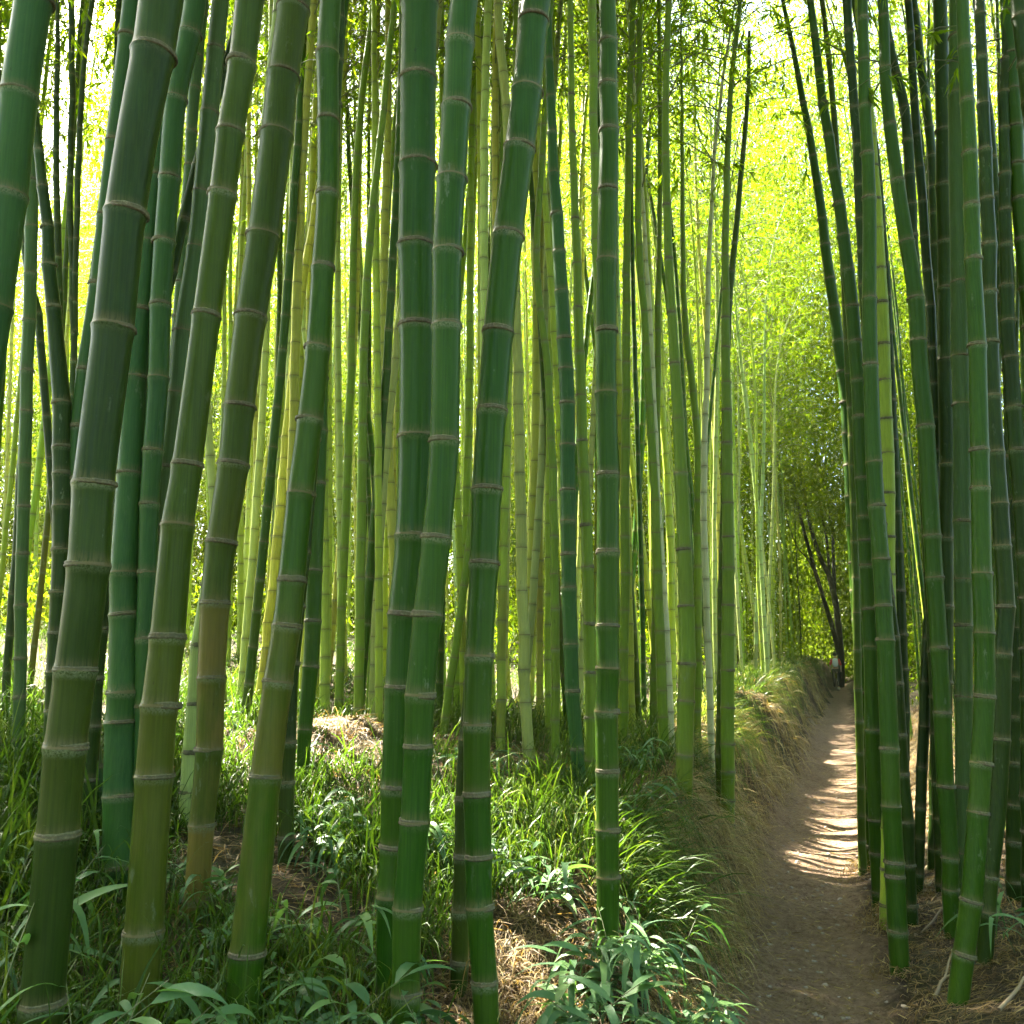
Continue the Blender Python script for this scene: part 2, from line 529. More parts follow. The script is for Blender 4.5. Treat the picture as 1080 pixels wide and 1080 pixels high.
def crown_mesh(name, C, s0, s1, r, n_leaf=2600, spread=1.0, leaf=(.07, .13), keep=None):
    """branches and leaf sprays along the upper part of culm C"""
    sa = arclen(C)
    nodes = np.arange(s0, s1 - .1, .27) + r.uniform(-.03, .03)
    tubes, LP, LD = [], [], []
    brs = []
    for k, s in enumerate(nodes):
        f = (s - s0) / max(s1 - s0, .1)
        if f < .18 and r.random() < .45:
            continue
        base = resample(C, np.array([s]))[0]
        az = r.random() * 6.28
        for q in range(2 if r.random() < .8 else 1):
            a = az + math.pi * q * .8 + r.normal() * .5
            ln = spread * (.45 + 1.15 * math.sin(math.pi * min(.15 + f * .8, 1)) ** .8) * r.uniform(.7, 1.25)
            el = r.uniform(.35, .85)
            d = np.array([math.cos(a) * math.cos(el), math.sin(a) * math.cos(el), math.sin(el)])
            t = np.linspace(0, 1, 7)[:, None]
            P = base + d * ln * t + np.array([0, 0, -1.0]) * (ln * r.uniform(.35, .75) * t ** 2.2)
            brs.append((P, ln))
            tubes.append(tube(P, np.linspace(.0055, .0015, 7) * (0.8 + ln * .3), 4))
    tot = sum(b[1] for b in brs)
    for P, ln in brs:
        m = max(4, int(n_leaf * ln / tot))
        # leaf sprays: several side twigs, each carrying a fan of leaves
        ns = max(2, m // 9)
        ts = r.uniform(.12, 1.0, ns)
        base = np.stack([np.interp(ts * 6, np.arange(7), P[:, c]) for c in range(3)], 1)
        sd = norm(r.normal(size=(ns, 3)) + [0, 0, -.1]); tl = r.uniform(.08, .38, ns)
        tip = base + sd * tl[:, None]; tip[:, 2] -= .3 * tl
        idx = r.integers(0, ns, m); ff = r.uniform(.25, 1.05, m)[:, None]
        LP.append(base[idx] * (1 - ff) + tip[idx] * ff)
        LD.append(sd[idx] * .8 + r.normal(size=(m, 3)) * .55 + [0, 0, -.55])
    LP = np.concatenate(LP); LD = np.concatenate(LD)
    n = len(LP)
    Ln = r.uniform(leaf[0], leaf[1], n); Wn = Ln * r.uniform(.13, .2, n)
    V1, F1 = leaf_quads(LP, LD, Ln, Wn, r)
    V2, F2 = merge(tubes)
    V = np.concatenate([V1, V2])
    mi = np.concatenate([np.zeros(len(F1), int), np.ones(len(F2), int)])
    rn = np.concatenate([np.repeat(np.clip(r.beta(2, 2, n) * .85 + r.normal() * .05, 0, 1), 4), np.zeros(len(V2))])
    return mesh_from(name, V, [F1, F2 + len(V1)], [M_LEAF, M_TWIG], {'rnd': rn}, False, mi)


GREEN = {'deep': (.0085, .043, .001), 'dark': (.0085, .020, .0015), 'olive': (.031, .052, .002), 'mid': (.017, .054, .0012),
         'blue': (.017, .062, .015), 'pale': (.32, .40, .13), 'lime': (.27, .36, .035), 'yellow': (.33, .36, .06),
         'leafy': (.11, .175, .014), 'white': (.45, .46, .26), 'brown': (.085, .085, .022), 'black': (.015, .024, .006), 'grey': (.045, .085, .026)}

taken = []           # (x, y) of every culm base


def hero(label, Y, tilt, colour, ochre, pts, nodes=None, cat='bamboo', group=None, rings=True, height=10.5, crown=True, leaves=1500, sides=None):
    """pts: (px, py, width px) in the photo; Y the distance; tilt = metres nearer (-) / further (+) per metre of height"""
    r = np.random.default_rng(abs(hash_label(label)))
    pts = sorted(pts, key=lambda p: -p[1])
    P, R, PY = [], [], []
    zb = None
    for px, py, w in pts:
        p = at(px, py, Y)
        if zb is None: zb = p[2]
        p = at(px, py, Y + tilt * (p[2] - zb))
        P.append(p); R.append(w * .5 * cam_depth(p) / FPX); PY.append(py)
    P = np.array(P); R = np.array(R)
    # smooth radius
    if len(R) >= 3:
        co = np.polyfit(P[:, 2], R, 1 if len(R) < 6 else 2); R2 = np.polyval(co, P[:, 2])
        R = .35 * R + .65 * np.clip(R2, R.min(), R.max())
    # extend down to the ground
    d = norm(P[0] - P[1]); q = P[0].copy()
    st = d * .03
    for _ in range(200):
        if q[2] < ground_z(q[0], q[1]) - .25: break
        q = q + st * (1 if abs(st[2]) > .01 else 3)
    if np.linalg.norm(q - P[0]) > .05:
        P = np.vstack([q, P]); R = np.concatenate([[R[0]], R]); PY = [2000] + PY
    # extend up out of the frame, arching gently
    low = len(P)
    d = norm(P[-1] - P[-2]); top = P[-1].copy(); rt = R[-1]
    ext, er = [], []
    H = height * r.uniform(.92, 1.1)
    z0 = top[2]
    bend = norm(np.array([d[0], d[1] + .2 * r.normal(), 0]) + r.normal(size=3) * [.12, .12, 0]) * .035
    while top[2] < H - .2 and len(ext) < 60:
        d = norm(d + np.array([bend[0], bend[1], -.004]) * (.3 + .7 * (top[2] - z0) / max(H - z0, .5)))
        top = top + d * .3
        ext.append(top.copy()); er.append(max(rt * (1 - (top[2] - z0) / (H - z0 + .3)), .004))
    if ext:
        P = np.vstack([P, np.array(ext)]); R = np.concatenate([R, er])
    C = catmull(P, 8)
    key_s = arclen(C)[::8]
    sC = arclen(C)
    L = sC[-1]
    base = C[0].copy()
    taken.append((base[0], base[1]))
    Cl = C - base
    rad_fn = lambda s: np.interp(s, key_s, R)
    # nodes: measured ones in the frame, then regular ones
    vis = P[:low]
    if nodes:
        ys = np.array(PY[::-1], float); ss = key_s[:low][::-1]
        ns = sorted(float(np.interp(y, ys, ss)) for y in nodes)
        gap = .24 if len(ns) < 2 else float(np.clip(np.median(np.diff(ns)), .18, .42))
        lo = [x for x in np.arange(ns[0] - gap * .9, .05, -gap * .85)]
        hi, x = [], ns[-1] + gap
        while x < L - .2:
            hi.append(x); x += gap * r.uniform(.95, 1.1)
        alln = sorted(lo + ns + hi)
    else:
        alln, x = [], r.uniform(.08, .2)
        while x < L - .2:
            alln.append(x); x += r.uniform(.22, .31) * (1 if x > .8 else .8)
    big = max(p[2] for p in pts) >= 12
    root = link('bamboo', None, loc=base)
    tag(root, label, cat, group)
    st = link('stem', stem_mesh('stem', Cl, rad_fn, alln, sides or (32 if big else 16), True, r), root)
    col = np.array(GREEN[colour]) * r.uniform(.9, 1.12)
    st.color = (*col, ochre)
    if rings and big:
        T = norm(np.gradient(Cl, axis=0))
        for s in alln:
            p = resample(Cl, np.array([s]))[0]; w = p + base
            dz = cam_depth(w)
            up = (-(w[1]) * SP + (w[2] - EYE) * CP) / dz
            if up > .62 or up < -.62 or s < .03: continue
            t = norm(np.array([np.interp(s, sC, T[:, c]) for c in range(3)]))
            V, F = ring_mesh(np.zeros(3), t, float(rad_fn(np.array([s]))[0]), r)
            link('node_ring', mesh_from('node_ring', V, F, [M_RING]), root, loc=p)
    if crown:
        s0 = float(np.interp(max(z0 + .9, H * .52), C[:, 2], sC))
        link('crown', crown_mesh('crown', Cl, s0, L, r, leaves), root)
    return root


def hash_label(s):
    h = 2166136261
    for ch in s.encode():
        h = ((h ^ ch) * 16777619) & 0xffffffff
    return h


# ------------------------------------------------------------------ thick culms in front
hero('thick blue green bamboo culm leaning in at the left edge of the photo', 3.0, .02, 'blue', .05,
     [(20, 101, 36), (37, 0, 35), (9, 207, 36), (-9, 330, 36), (-27, 470, 37), (-45, 640, 38)], [101, 207, 325, 440, 560])
hero('thickest dark green culm at far left with grey frayed node bands', 2.6, 0, 'dark', .12,
     [(170, 0, 44), (163, 57, 42), (149, 130, 40), (134, 225, 39), (121, 346, 40), (100, 510, 41), (92, 596, 42), (80, 706, 41), (70, 787, 41), (61, 880, 41), (45, 1057, 43)],
     [57, 225, 346, 510, 596, 706, 787, 880, 1057])
hero('blue green culm rooted just behind the thickest dark culm', 4.0, .04, 'blue', .0,
     [(190, 0, 20), (176, 100, 21), (160, 220, 22), (146, 360, 24), (138, 480, 26), (131, 604, 28), (132, 648, 30), (130, 730, 32), (129, 800, 34)], [604, 648, 730, 762, 500, 400])
hero('slim dark culm rooted in grass to the left of the blue green one', 4.3, .02, 'dark', .0,
     [(150, 420, 13), (120, 560, 14), (103, 700, 15), (97, 780, 16), (92, 850, 16)])
hero('blue green culm half hidden behind the thickest dark culm near the top', 4.4, .02, 'blue', .05,
     [(140, 0, 20), (126, 111, 19), (112, 225, 18), (101, 310, 17), (90, 390, 16), (82, 450, 15), (80, 500, 14), (84, 600, 14), (94, 720, 14)], [40, 150, 228, 300, 390, 450, 505])
hero('blue grey slender culm standing upright between the two left leaning giants', 4.0, .02, 'blue', .0,
     [(206, 0, 22), (201, 36, 22), (186, 105, 20), (179, 188, 22), (172, 255, 21), (169, 322, 22), (167, 399, 21), (161, 475, 20), (157, 532, 18), (154, 640, 18), (151, 760, 18)],
     [36, 105, 188, 255, 322, 399, 475, 532])
hero('thin grey green culm half hidden by the blue grey slender one', 5.0, .03, 'grey', .0,
     [(214, 0, 12), (206, 85, 12), (200, 180, 11), (195, 260, 11), (188, 320, 10), (178, 460, 10), (168, 640, 10)])
hero('tall leaning green culm with ochre tinge thickening towards its foot', 2.95, .03, 'olive', .28,
     [(262, 0, 30), (254, 67, 28), (243, 140, 27), (234, 206, 26), (218, 333, 26), (198, 490, 29), (187, 554, 33), (177, 672, 37), (171, 744, 38), (164, 818, 38), (145, 1075, 38)],
     [67, 140, 206, 333, 490, 554, 672, 744, 818, 985])
hero('leaning culm with ochre brown patches tucked behind the tall ochre tinged one', 4.2, .02, 'grey', .85,
     [(232, 0, 17), (222, 120, 18), (213, 204, 18), (207, 262, 18), (192, 350, 20), (186, 415, 18), (177, 493, 17), (168, 570, 16), (160, 660, 16), (152, 780, 16)], [120, 204, 262, 350, 415, 493])
hero('leaning culm with a brown weathered lower half and pale node lines', 3.75, .03, 'olive', .95,
     [(311, 0, 32), (299, 80, 32), (291, 143, 33), (277, 250, 33), (264, 334, 31), (253, 429, 31), (246, 490, 31), (234, 572, 31), (227, 636, 30), (223, 715, 28), (220, 790, 28), (214, 872, 25)],
     [10, 80, 143, 250, 334, 429, 490, 572, 636, 715, 790])
hero('short light green sliver of culm just left of the brown weathered one', 4.6, .02, 'pale', .1,
     [(296, -20, 10), (284, 100, 11), (264, 300, 12), (248, 430, 13), (234, 540, 13), (222, 600, 14), (210, 680, 14), (203, 760, 13)])
hero('curving leaning culm with brown collars and ochre lower internodes', 3.05, .05, 'mid', .6,
     [(348, 0, 22), (345, 58, 24), (346, 127, 21), (345, 205, 21), (341, 283, 22), (334, 367, 25), (326, 443, 27), (317, 521, 27), (308, 612, 28), (303, 660, 30), (293, 719, 30), (280, 819, 31), (261, 1005, 37), (255, 1078, 37)],
     [58, 127, 205, 283, 367, 443, 521, 612, 660, 719, 819, 1005])
hero('bright rimmed green culm emerging from behind the curving brown collared one', 5.2, .03, 'mid', .1,
     [(338, 400, 16), (335, 500, 17), (331, 602, 17), (330, 655, 17), (328, 703, 17), (322, 769, 15), (319, 820, 13)], [510, 602, 655, 703, 769])
hero('dark green culm close behind the foot of the curving brown collared one', 4.4, .02, 'dark', .1,
     [(322, 560, 15), (312, 660, 16), (306, 720, 17), (304, 790, 17), (302, 830, 17), (301, 888, 16)], [700, 783, 825])
hero('glossy dark green upright culm on the left of the close pair', 3.22, .01, 'deep', .05,
     [(443, 0, 38), (441, 85, 37), (441, 175, 37), (439, 260, 37), (440, 344, 37), (439, 461, 38), (436, 565, 38), (428, 648, 36), (424, 725, 34), (419, 830, 32), (415, 936, 30), (413, 1040, 29)],
     [3, 85, 175, 260, 344, 461, 565, 648, 725, 830, 893, 945])
hero('glossy culm of the close pair leaning right with a sunlit right edge', 2.93, .005, 'deep', .1,
     [(489, 0, 28), (485, 46, 29), (482, 113, 30), (477, 190, 31), (473, 266, 31), (471, 344, 29), (468, 465, 30), (460, 565, 30), (450, 648, 30), (444, 733, 30), (441, 787, 30), (437, 866, 30), (431, 957, 30), (429, 1047, 30)],
     [46, 113, 190, 266, 344, 465, 567, 648, 733, 787, 866, 957, 1047])
hero('thick dark green culm bending right at the top beside the close pair', 3.1, .02, 'deep', .1,
     [(566, 0, 31), (563, 22, 30), (556, 97, 31), (548, 157, 32), (536, 249, 32), (525, 350, 32), (519, 433, 31), (514, 516, 32), (511, 594, 30), (506, 692, 28), (503, 764, 28), (503, 837, 28), (505, 903, 28), (507, 956, 28), (511, 1035, 27)],
     [22, 97, 157, 249, 350, 433, 516, 594, 692, 764, 837, 903, 956, 1035])
hero('dark slim culm hiding behind the foot of the culm that bends right', 3.5, .02, 'dark', .1,
     [(508, 600, 17), (500, 700, 18), (493, 780, 18), (489, 850, 18), (487, 925, 18)], [780, 843, 903])
hero('straight green culm with frayed white node lines at the grass edge', 3.8, 0, 'mid', .05,
     [(640, 0, 17), (641, 45, 18), (641, 90, 19), (642, 140, 20), (641, 200, 20), (640, 275, 21), (640, 349, 22), (639, 415, 22), (641, 500, 23), (641, 582, 23), (641, 660, 24), (641, 750, 24), (641, 813, 24), (642, 924, 24), (641, 955, 23)],
     [45, 90, 138, 200, 275, 349, 415, 500, 582, 660, 705, 750, 813, 875, 924])
hero('pale blue grey slim culm slanting through the middle of the grove', 5.5, .01, 'blue', .0,
     [(578, 40, 8), (584, 180, 10), (590, 270, 13), (595, 357, 16), (598, 425, 16), (599, 517, 16), (600, 620, 16), (604, 730, 15), (608, 790, 14), (612, 830, 14)],
     [308, 357, 390, 425, 470, 517, 550, 585, 620, 680, 729, 790])
hero('slim olive culm standing between the pale blue grey one and the straight one', 5.6, .01, 'leafy', .15,
     [(601, 0, 6), (604, 150, 7), (610, 330, 9), (614, 465, 12), (620, 598, 13), (622, 658, 13), (623, 760, 13), (623, 838, 13)], [465, 500, 555, 598, 658, 710])
hero('broad olive culm at the grass edge near the sunlit pale stalk', 5.9, .01, 'leafy', .25,
     [(708, 330, 9), (716, 460, 13), (722, 600, 16), (724, 690, 18), (722, 800, 18)], [500, 580, 640, 700, 740])
hero('sun bleached pale culm catching direct light beside the olive one', 7.4, .0, 'white', .1,  # near white colour stands in for direct sunlight on this culm
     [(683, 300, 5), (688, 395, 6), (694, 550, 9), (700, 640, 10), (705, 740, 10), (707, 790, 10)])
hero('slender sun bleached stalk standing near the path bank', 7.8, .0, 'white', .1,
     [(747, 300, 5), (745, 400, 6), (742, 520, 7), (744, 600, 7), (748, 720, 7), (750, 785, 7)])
hero('long dark stalk whose bare top bends away over the path', 7.0, .0, 'olive', .1,
     [(790, 33, 3), (788, 110, 5), (778, 222, 6), (767, 350, 7), (765, 480, 8), (762, 640, 10), (760, 812, 10)], height=6.6, crown=False)
hero('upright green culm standing on the grassy bank by the path', 6.9, .0, 'leafy', .1,
     [(765, 330, 8), (767, 480, 11), (768, 600, 13), (768, 700, 14), (768, 775, 14)])

# ------------------------------------------------------------------ slender culms at the left edge
hero('dark green culm curving up out of grass at the left edge', 4.4, .0, 'dark', .0,
     [(36, 110, 8), (45, 200, 10), (53, 280, 12), (60, 370, 16), (65, 440, 19), (66, 540, 20), (63, 620, 19), (60, 690, 18)], [280, 325, 425, 472, 500, 534, 580, 625])
hero('greyish slim culm showing between thin dark stalks at far left', 4.9, .0, 'grey', .0,
     [(31, 60, 11), (33, 150, 12), (33, 250, 13), (30, 360, 12), (26, 500, 12), (22, 660, 12)])
for lab, Y, p in [
        ('thin dark stalk leaning right at the very edge left of the slim grey culm', 6.0, [(24, 40, 6), (30, 250, 8), (28, 340, 8), (24, 460, 8), (16, 590, 8), (12, 650, 8)]),
        ('thin dark stalk crossing other stalks as it leans left', 6.2, [(10, 150, 6), (22, 230, 7), (31, 296, 8), (41, 340, 8), (50, 450, 8), (58, 560, 8), (62, 660, 8)]),
        ('wiry dark stalk with its bent tip among the left stalks', 7.0, [(61, 10, 4), (59, 150, 6), (61, 250, 7), (63, 330, 8), (64, 500, 8), (60, 680, 8)]),
        ('very thin straight dark stalk third from the thickest dark culm', 7.0, [(75, 0, 6), (76, 110, 6), (74, 200, 6), (77, 330, 6), (79, 480, 6), (78, 680, 7)]),
        ('thin dark stalk swaying right just before the thickest dark culm', 7.0, [(98, 0, 5), (88, 75, 5), (82, 200, 6), (79, 320, 6), (76, 450, 7), (74, 680, 7)]),
        ('wispy thin stalk slanting behind the top of the thickest dark culm', 7.4, [(126, 0, 5), (120, 100, 6), (105, 230, 6), (94, 330, 6), (88, 500, 6), (84, 690, 6)])]:
    hero(lab, Y, 0, 'black', .1, p, leaves=1500)

# ------------------------------------------------------------------ slim culms in the middle
for lab, Y, c, p in [
        ('slim stalk with a slight double bend right of the curving collared culm', 7.0, 'leafy', [(395, 0, 7), (381, 110, 7), (374, 220, 7), (371, 350, 8), (366, 500, 9), (360, 650, 9), (358, 740, 9)]),
        ('bowed slim stalk left of the glossy close pair', 6.5, 'leafy', [(416, 0, 6), (401, 150, 7), (391, 240, 8), (384, 370, 9), (382, 470, 10), (380, 640, 10), (378, 750, 10)]),
        ('thin stalk running close along the left side of the glossy pair', 7.5, 'leafy', [(423, 60, 4), (411, 200, 5), (405, 300, 6), (402, 400, 7), (396, 560, 8), (390, 740, 8)]),
        ('thin bowed stalk between the close pair and the culm bending right', 7.0, 'leafy', [(523, 0, 5), (530, 110, 5), (529, 180, 6), (521, 260, 6), (516, 350, 6), (496, 560, 8), (470, 760, 9)]),
        ('slim stalk slanting left just right of the culm that bends right', 6.5, 'leafy', [(577, 70, 6), (571, 180, 6), (566, 280, 7), (578, 400, 8), (584, 560, 9), (586, 740, 9)]),
        ('slim stalk pressed close behind the straight culm with frayed lines', 5.0, 'leafy', [(624, 0, 9), (626, 120, 9), (628, 220, 9), (633, 400, 9), (635, 600, 9), (636, 780, 9)]),
        ('slim stalk first to the right of the straight frayed culm', 7.0, 'leafy', [(668, 0, 6), (663, 150, 7), (661, 300, 8), (660, 450, 9), (659, 620, 10), (657, 780, 10)]),
        ('slim stalk slanting from upper sky gap down to the olive culm', 7.0, 'leafy', [(675, 0, 6), (674, 150, 6), (674, 250, 7), (682, 370, 8), (690, 520, 9), (697, 700, 11), (701, 795, 11)]),
        ('straight wand thin stalk with few side twigs before the bright canopy', 8.0, 'leafy', [(695, 20, 4), (696, 200, 5), (694, 330, 6), (693, 460, 7), (692, 600, 9), (690, 770, 9)]),
        ('twiggy stalk with upswept side branches under the green canopy', 8.0, 'leafy', [(719, 95, 3), (720, 230, 5), (722, 330, 6), (735, 460, 8), (736, 600, 9), (735, 790, 9)])]:
    hero(lab, Y, 0, c, .15, p, leaves=1500)

# ------------------------------------------------------------------ culms right of the path
hero('bowed outermost culm leaning over the path from the right bank', 7.2, .0, 'mid', .05,
     [(826, 4, 4), (843, 85, 6), (858, 167, 8), (872, 270, 10), (889, 396, 12), (897, 495, 13), (903, 610, 13), (909, 715, 13), (914, 825, 12)])
hero('bowed dark culm second from the path on its right side', 6.1, .0, 'mid', .05,
     [(856, 11, 7), (869, 111, 9), (880, 185, 11), (898, 315, 14), (905, 396, 14), (908, 470, 15), (913, 560, 15), (919, 680, 16), (921, 791, 15), (924, 870, 16), (927, 938, 16)],
     [440, 505, 545, 570, 597, 643, 682, 770, 865, 900])
hero('thin stalk joining the bowed dark culm from above', 7.0, .0, 'olive', .05,
     [(867, 0, 5), (874, 60, 6), (880, 130, 6), (884, 185, 6), (892, 330, 7), (900, 520, 8), (906, 760, 8)])
hero('upright culm rooted at the path edge with a long pale root foot', 4.9, .03, 'mid', .05,
     [(910, 0, 10), (912, 110, 12), (916, 209, 14), (917, 315, 14), (918, 385, 15), (922, 488, 16), (930, 600, 17), (935, 730, 18), (940, 850, 19), (946, 970, 20)],
     [209, 315, 385, 488, 534, 590, 640, 676, 790, 850, 910, 925])
hero('yellowish culm hidden close behind the one with the pale root foot', 5.7, .01, 'lime', .35,
     [(927, 260, 11), (931, 333, 12), (933, 414, 13), (936, 488, 13), (937, 610, 14), (938, 740, 15), (938, 850, 15), (936, 920, 14)])
hero('dark stalk running beside the upper part of the pale footed culm', 5.5, .0, 'dark', .0,
     [(893, 0, 9), (899, 80, 9), (904, 160, 9), (908, 250, 9), (914, 350, 10), (926, 520, 12), (944, 700, 13), (954, 850, 14)])
hero('shaded slim culm behind the pale footed one on its right', 5.8, .0, 'dark', .0,
     [(936, 330, 8), (942, 480, 11), (947, 600, 13), (951, 690, 13), (952, 800, 13), (951, 900, 13)])
hero('leaning culm with upper nodes lit yellow right of the pale footed one', 5.2, .02, 'mid', .0,
     [(931, 0, 10), (936, 104, 11), (947, 193, 13), (965, 315, 17), (971, 396, 17), (976, 450, 17), (983, 565, 17), (991, 680, 17), (995, 780, 17), (1001, 880, 17), (1003, 962, 16)],
     [315, 360, 450, 565, 610, 683, 752, 830, 905, 938])
hero('bowed dark stalk crossing above the yellow lit leaning culm', 5.9, .0, 'dark', .0,
     [(930, 0, 8), (941, 60, 9), (953, 110, 10), (958, 170, 10), (964, 280, 11), (972, 420, 12), (981, 600, 12), (988, 780, 12)])
hero('dark culm with fine cream rings beside the thick pale upright culm', 5.9, .0, 'dark', .0,
     [(991, 0, 14), (994, 138, 14), (996, 195, 14), (997, 300, 14), (998, 396, 15), (999, 490, 15), (998, 568, 15), (997, 700, 15), (995, 850, 15), (995, 925, 15)],
     [38, 138, 195, 256, 304, 380, 490, 568, 640, 720, 790, 868])
hero('thick pale green upright culm in the right hand group', 5.3, .0, 'grey', .0,
     [(1010, 0, 17), (1010, 100, 18), (1011, 200, 18), (1014, 376, 18), (1014, 427, 18), (1016, 550, 18), (1016, 610, 17), (1016, 720, 17), (1016, 835, 16), (1017, 955, 16)],
     [100, 300, 376, 427, 550, 611, 660, 735, 830, 900])
hero('stout culm leaning right planted nearest on the brown right bank', 4.25, .02, 'mid', .05,
     [(1018, 60, 13), (1024, 200, 15), (1029, 330, 17), (1031, 420, 18), (1033, 500, 18), (1036, 600, 19), (1039, 700, 21), (1036, 805, 20), (1032, 857, 20), (1024, 952, 22), (1014, 1036, 21)],
     [275, 365, 475, 515, 605, 668, 735, 805, 857, 950, 1007])
hero('shaded stout culm sharing its foot with the nearest right bank culm', 4.65, .02, 'dark', .05,
     [(1034, 0, 10), (1037, 120, 12), (1043, 260, 14), (1047, 420, 16), (1056, 560, 17), (1060, 640, 17), (1058, 690, 17), (1056, 780, 17), (1052, 857, 17), (1044, 925, 17), (1039, 1000, 16)],
     [532, 576, 640, 690, 780, 925, 962])
hero('straight dark stalk first right of the yellow lit leaning culm', 6.5, .0, 'dark', .0,
     [(963, 0, 8), (973, 80, 9), (982, 160, 9), (986, 260, 9), (989, 350, 10), (990, 500, 11), (988, 700, 11), (985, 880, 11)])
hero('straight dark stalk beneath the leafy top left of the ringed culm', 6.0, .0, 'dark', .0,
     [(958, 0, 7), (963, 80, 8), (970, 180, 9), (977, 270, 9), (983, 350, 10), (986, 500, 11), (976, 720, 11), (970, 880, 11)])
hero('bowed culm fading into shade near the right edge', 5.5, .0, 'dark', .0,
     [(1029, 0, 6), (1038, 80, 7), (1047, 170, 9), (1056, 280, 11), (1064, 390, 13), (1068, 500, 15), (1070, 640, 15), (1070, 800, 15)])
hero('dark upright culm cut by the right edge of the photo', 5.0, .0, 'dark', .0,
     [(1060, 220, 12), (1063, 340, 14), (1070, 430, 16), (1078, 530, 17), (1084, 650, 17), (1086, 850, 17)])
hero('green culm crossing the top right corner and leaning out', 5.0, .0, 'mid', .0,
     [(1063, 0, 15), (1067, 74, 15), (1073, 185, 15), (1085, 330, 15), (1098, 500, 16), (1108, 700, 16), (1112, 900, 16)])
hero('culm clipped by the frame in the upper right corner', 4.6, .0, 'dark', .0,
     [(1074, 0, 15), (1084, 90, 16), (1098, 220, 16), (1120, 450, 17), (1135, 700, 17), (1140, 900, 17)])
hero('thin wavy stalk among twigs near the upper right sky', 7.0, .0, 'olive', .0,
     [(1052, 20, 4), (1056, 150, 5), (1060, 230, 5), (1052, 400, 6), (1047, 600, 7), (1045, 800, 7)])


# ------------------------------------------------------------------ slender culms of the grove (shared variants)
vr = np.random.default_rng(5)
VARIANTS, DENSE, LIGHT = [], [], []
for k in range(12):
    L = vr.uniform(10.5, 15.0)
    s = np.linspace(0, L, 40)
    a0, a1 = vr.uniform(0, 6.28, 2)
    bow = vr.uniform(.05, .5)
    sway = vr.uniform(.02, .09)
    top = vr.uniform(.5, 1.6)
    f = s / L
    cx = bow * np.sin(f * 2.2) * math.cos(a0) + sway * np.sin(f * 9 + a1) + top * f ** 5 * math.cos(a0 + .4)
    cy = bow * np.sin(f * 2.2) * math.sin(a0) + sway * np.cos(f * 8 + a1) - sway * math.cos(a1) + top * f ** 5 * math.sin(a0 + .4)
    C = np.stack([cx - cx[0], cy, s * (1 - .03 * f ** 3)], 1)
    r0 = vr.uniform(.034, .046)
    rf = lambda S, r0=r0, L=L: np.maximum(r0 * (1 - .25 * S / L - .70 * (S / L) ** 3), .004)
    ns, x = [], .15
    while x < L - .3:
        ns.append(x); x += vr.uniform(.22, .34)
    sm = stem_mesh('stem', C, rf, ns, 12, False, vr)
    cm = crown_mesh('crown', C, L * vr.uniform(.50, .62), arclen(C)[-1], vr, 2700, 1.35, (.055, .115))
    VARIANTS.append((sm, cm, r0))
    if k > 5:
        LIGHT.append((sm, crown_mesh('crown', C, L * .50, arclen(C)[-1], vr, 2200, 1.25, (.06, .12)), r0))
    if k < 4:
        DENSE.append((sm, crown_mesh('crown', C, L * .40, arclen(C)[-1], vr, 6500, 1.45, (.09, .15)), r0))


def grove_culm(x, y, label, group, colour, diam, hs=1.0, pool=None):
    pool = pool or VARIANTS
    sm, cm, r0 = pool[int(vr.integers(0, len(pool)))]
    root = link('bamboo', None, loc=(x, y, float(ground_z(x, y)) - .08), rot=(vr.normal() * .022, vr.normal() * .022, vr.uniform(0, 6.28)))
    tag(root, label, 'bamboo', group)
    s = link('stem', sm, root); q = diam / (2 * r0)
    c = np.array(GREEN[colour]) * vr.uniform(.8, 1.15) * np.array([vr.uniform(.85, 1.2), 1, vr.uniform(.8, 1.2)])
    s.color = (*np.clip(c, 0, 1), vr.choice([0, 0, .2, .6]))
    root.scale = (q, q, hs)
    c = link('crown', cm, root)
    c.scale = (1 / q, 1 / q, 1 / hs) if False else (1, 1, 1)
    taken.append((x, y))
    return root


GAPS = [(-.1, 5.0, 1.2), (2.9, 8.8, 1.5)]     # open places in the canopy where the sun comes down


def in_gap(x, y):
    for gx, gy, r in GAPS:
        h = np.linspace(5, 12, 8)
        if (((gx - .602 * h - x) ** 2 + (gy + .669 * h - y) ** 2).min()) < r * r: return True
    return False


def scatter(n, px_lo, px_hi, y_lo, y_hi, power, ok, label, group, colours, gap=.30, dmin=.052, dmax=.085, pool=None):
    made, tries = 0, 0
    while made < n and tries < n * 300:
        tries += 1
        y = y_lo + (y_hi - y_lo) * vr.random() ** power
        # even spread in view
        px = px_lo + (px_hi - px_lo) * ((made + vr.random()) / n if tries % 3 else vr.random())
        x = at(px, 690, y)[0]
        if not ok(x, y) or in_gap(x, y): continue
        t = np.array(taken)
        if ((t[:, 0] - x) ** 2 + (t[:, 1] - y) ** 2).min() < gap ** 2: continue
        grove_culm(x, y, label(x, y) if callable(label) else label, group, vr.choice(colours), vr.uniform(dmin, dmax), hs=vr.uniform(.85, 1.1), pool=pool)
        made += 1



def _count():
    print('BAMBOO', len(taken))


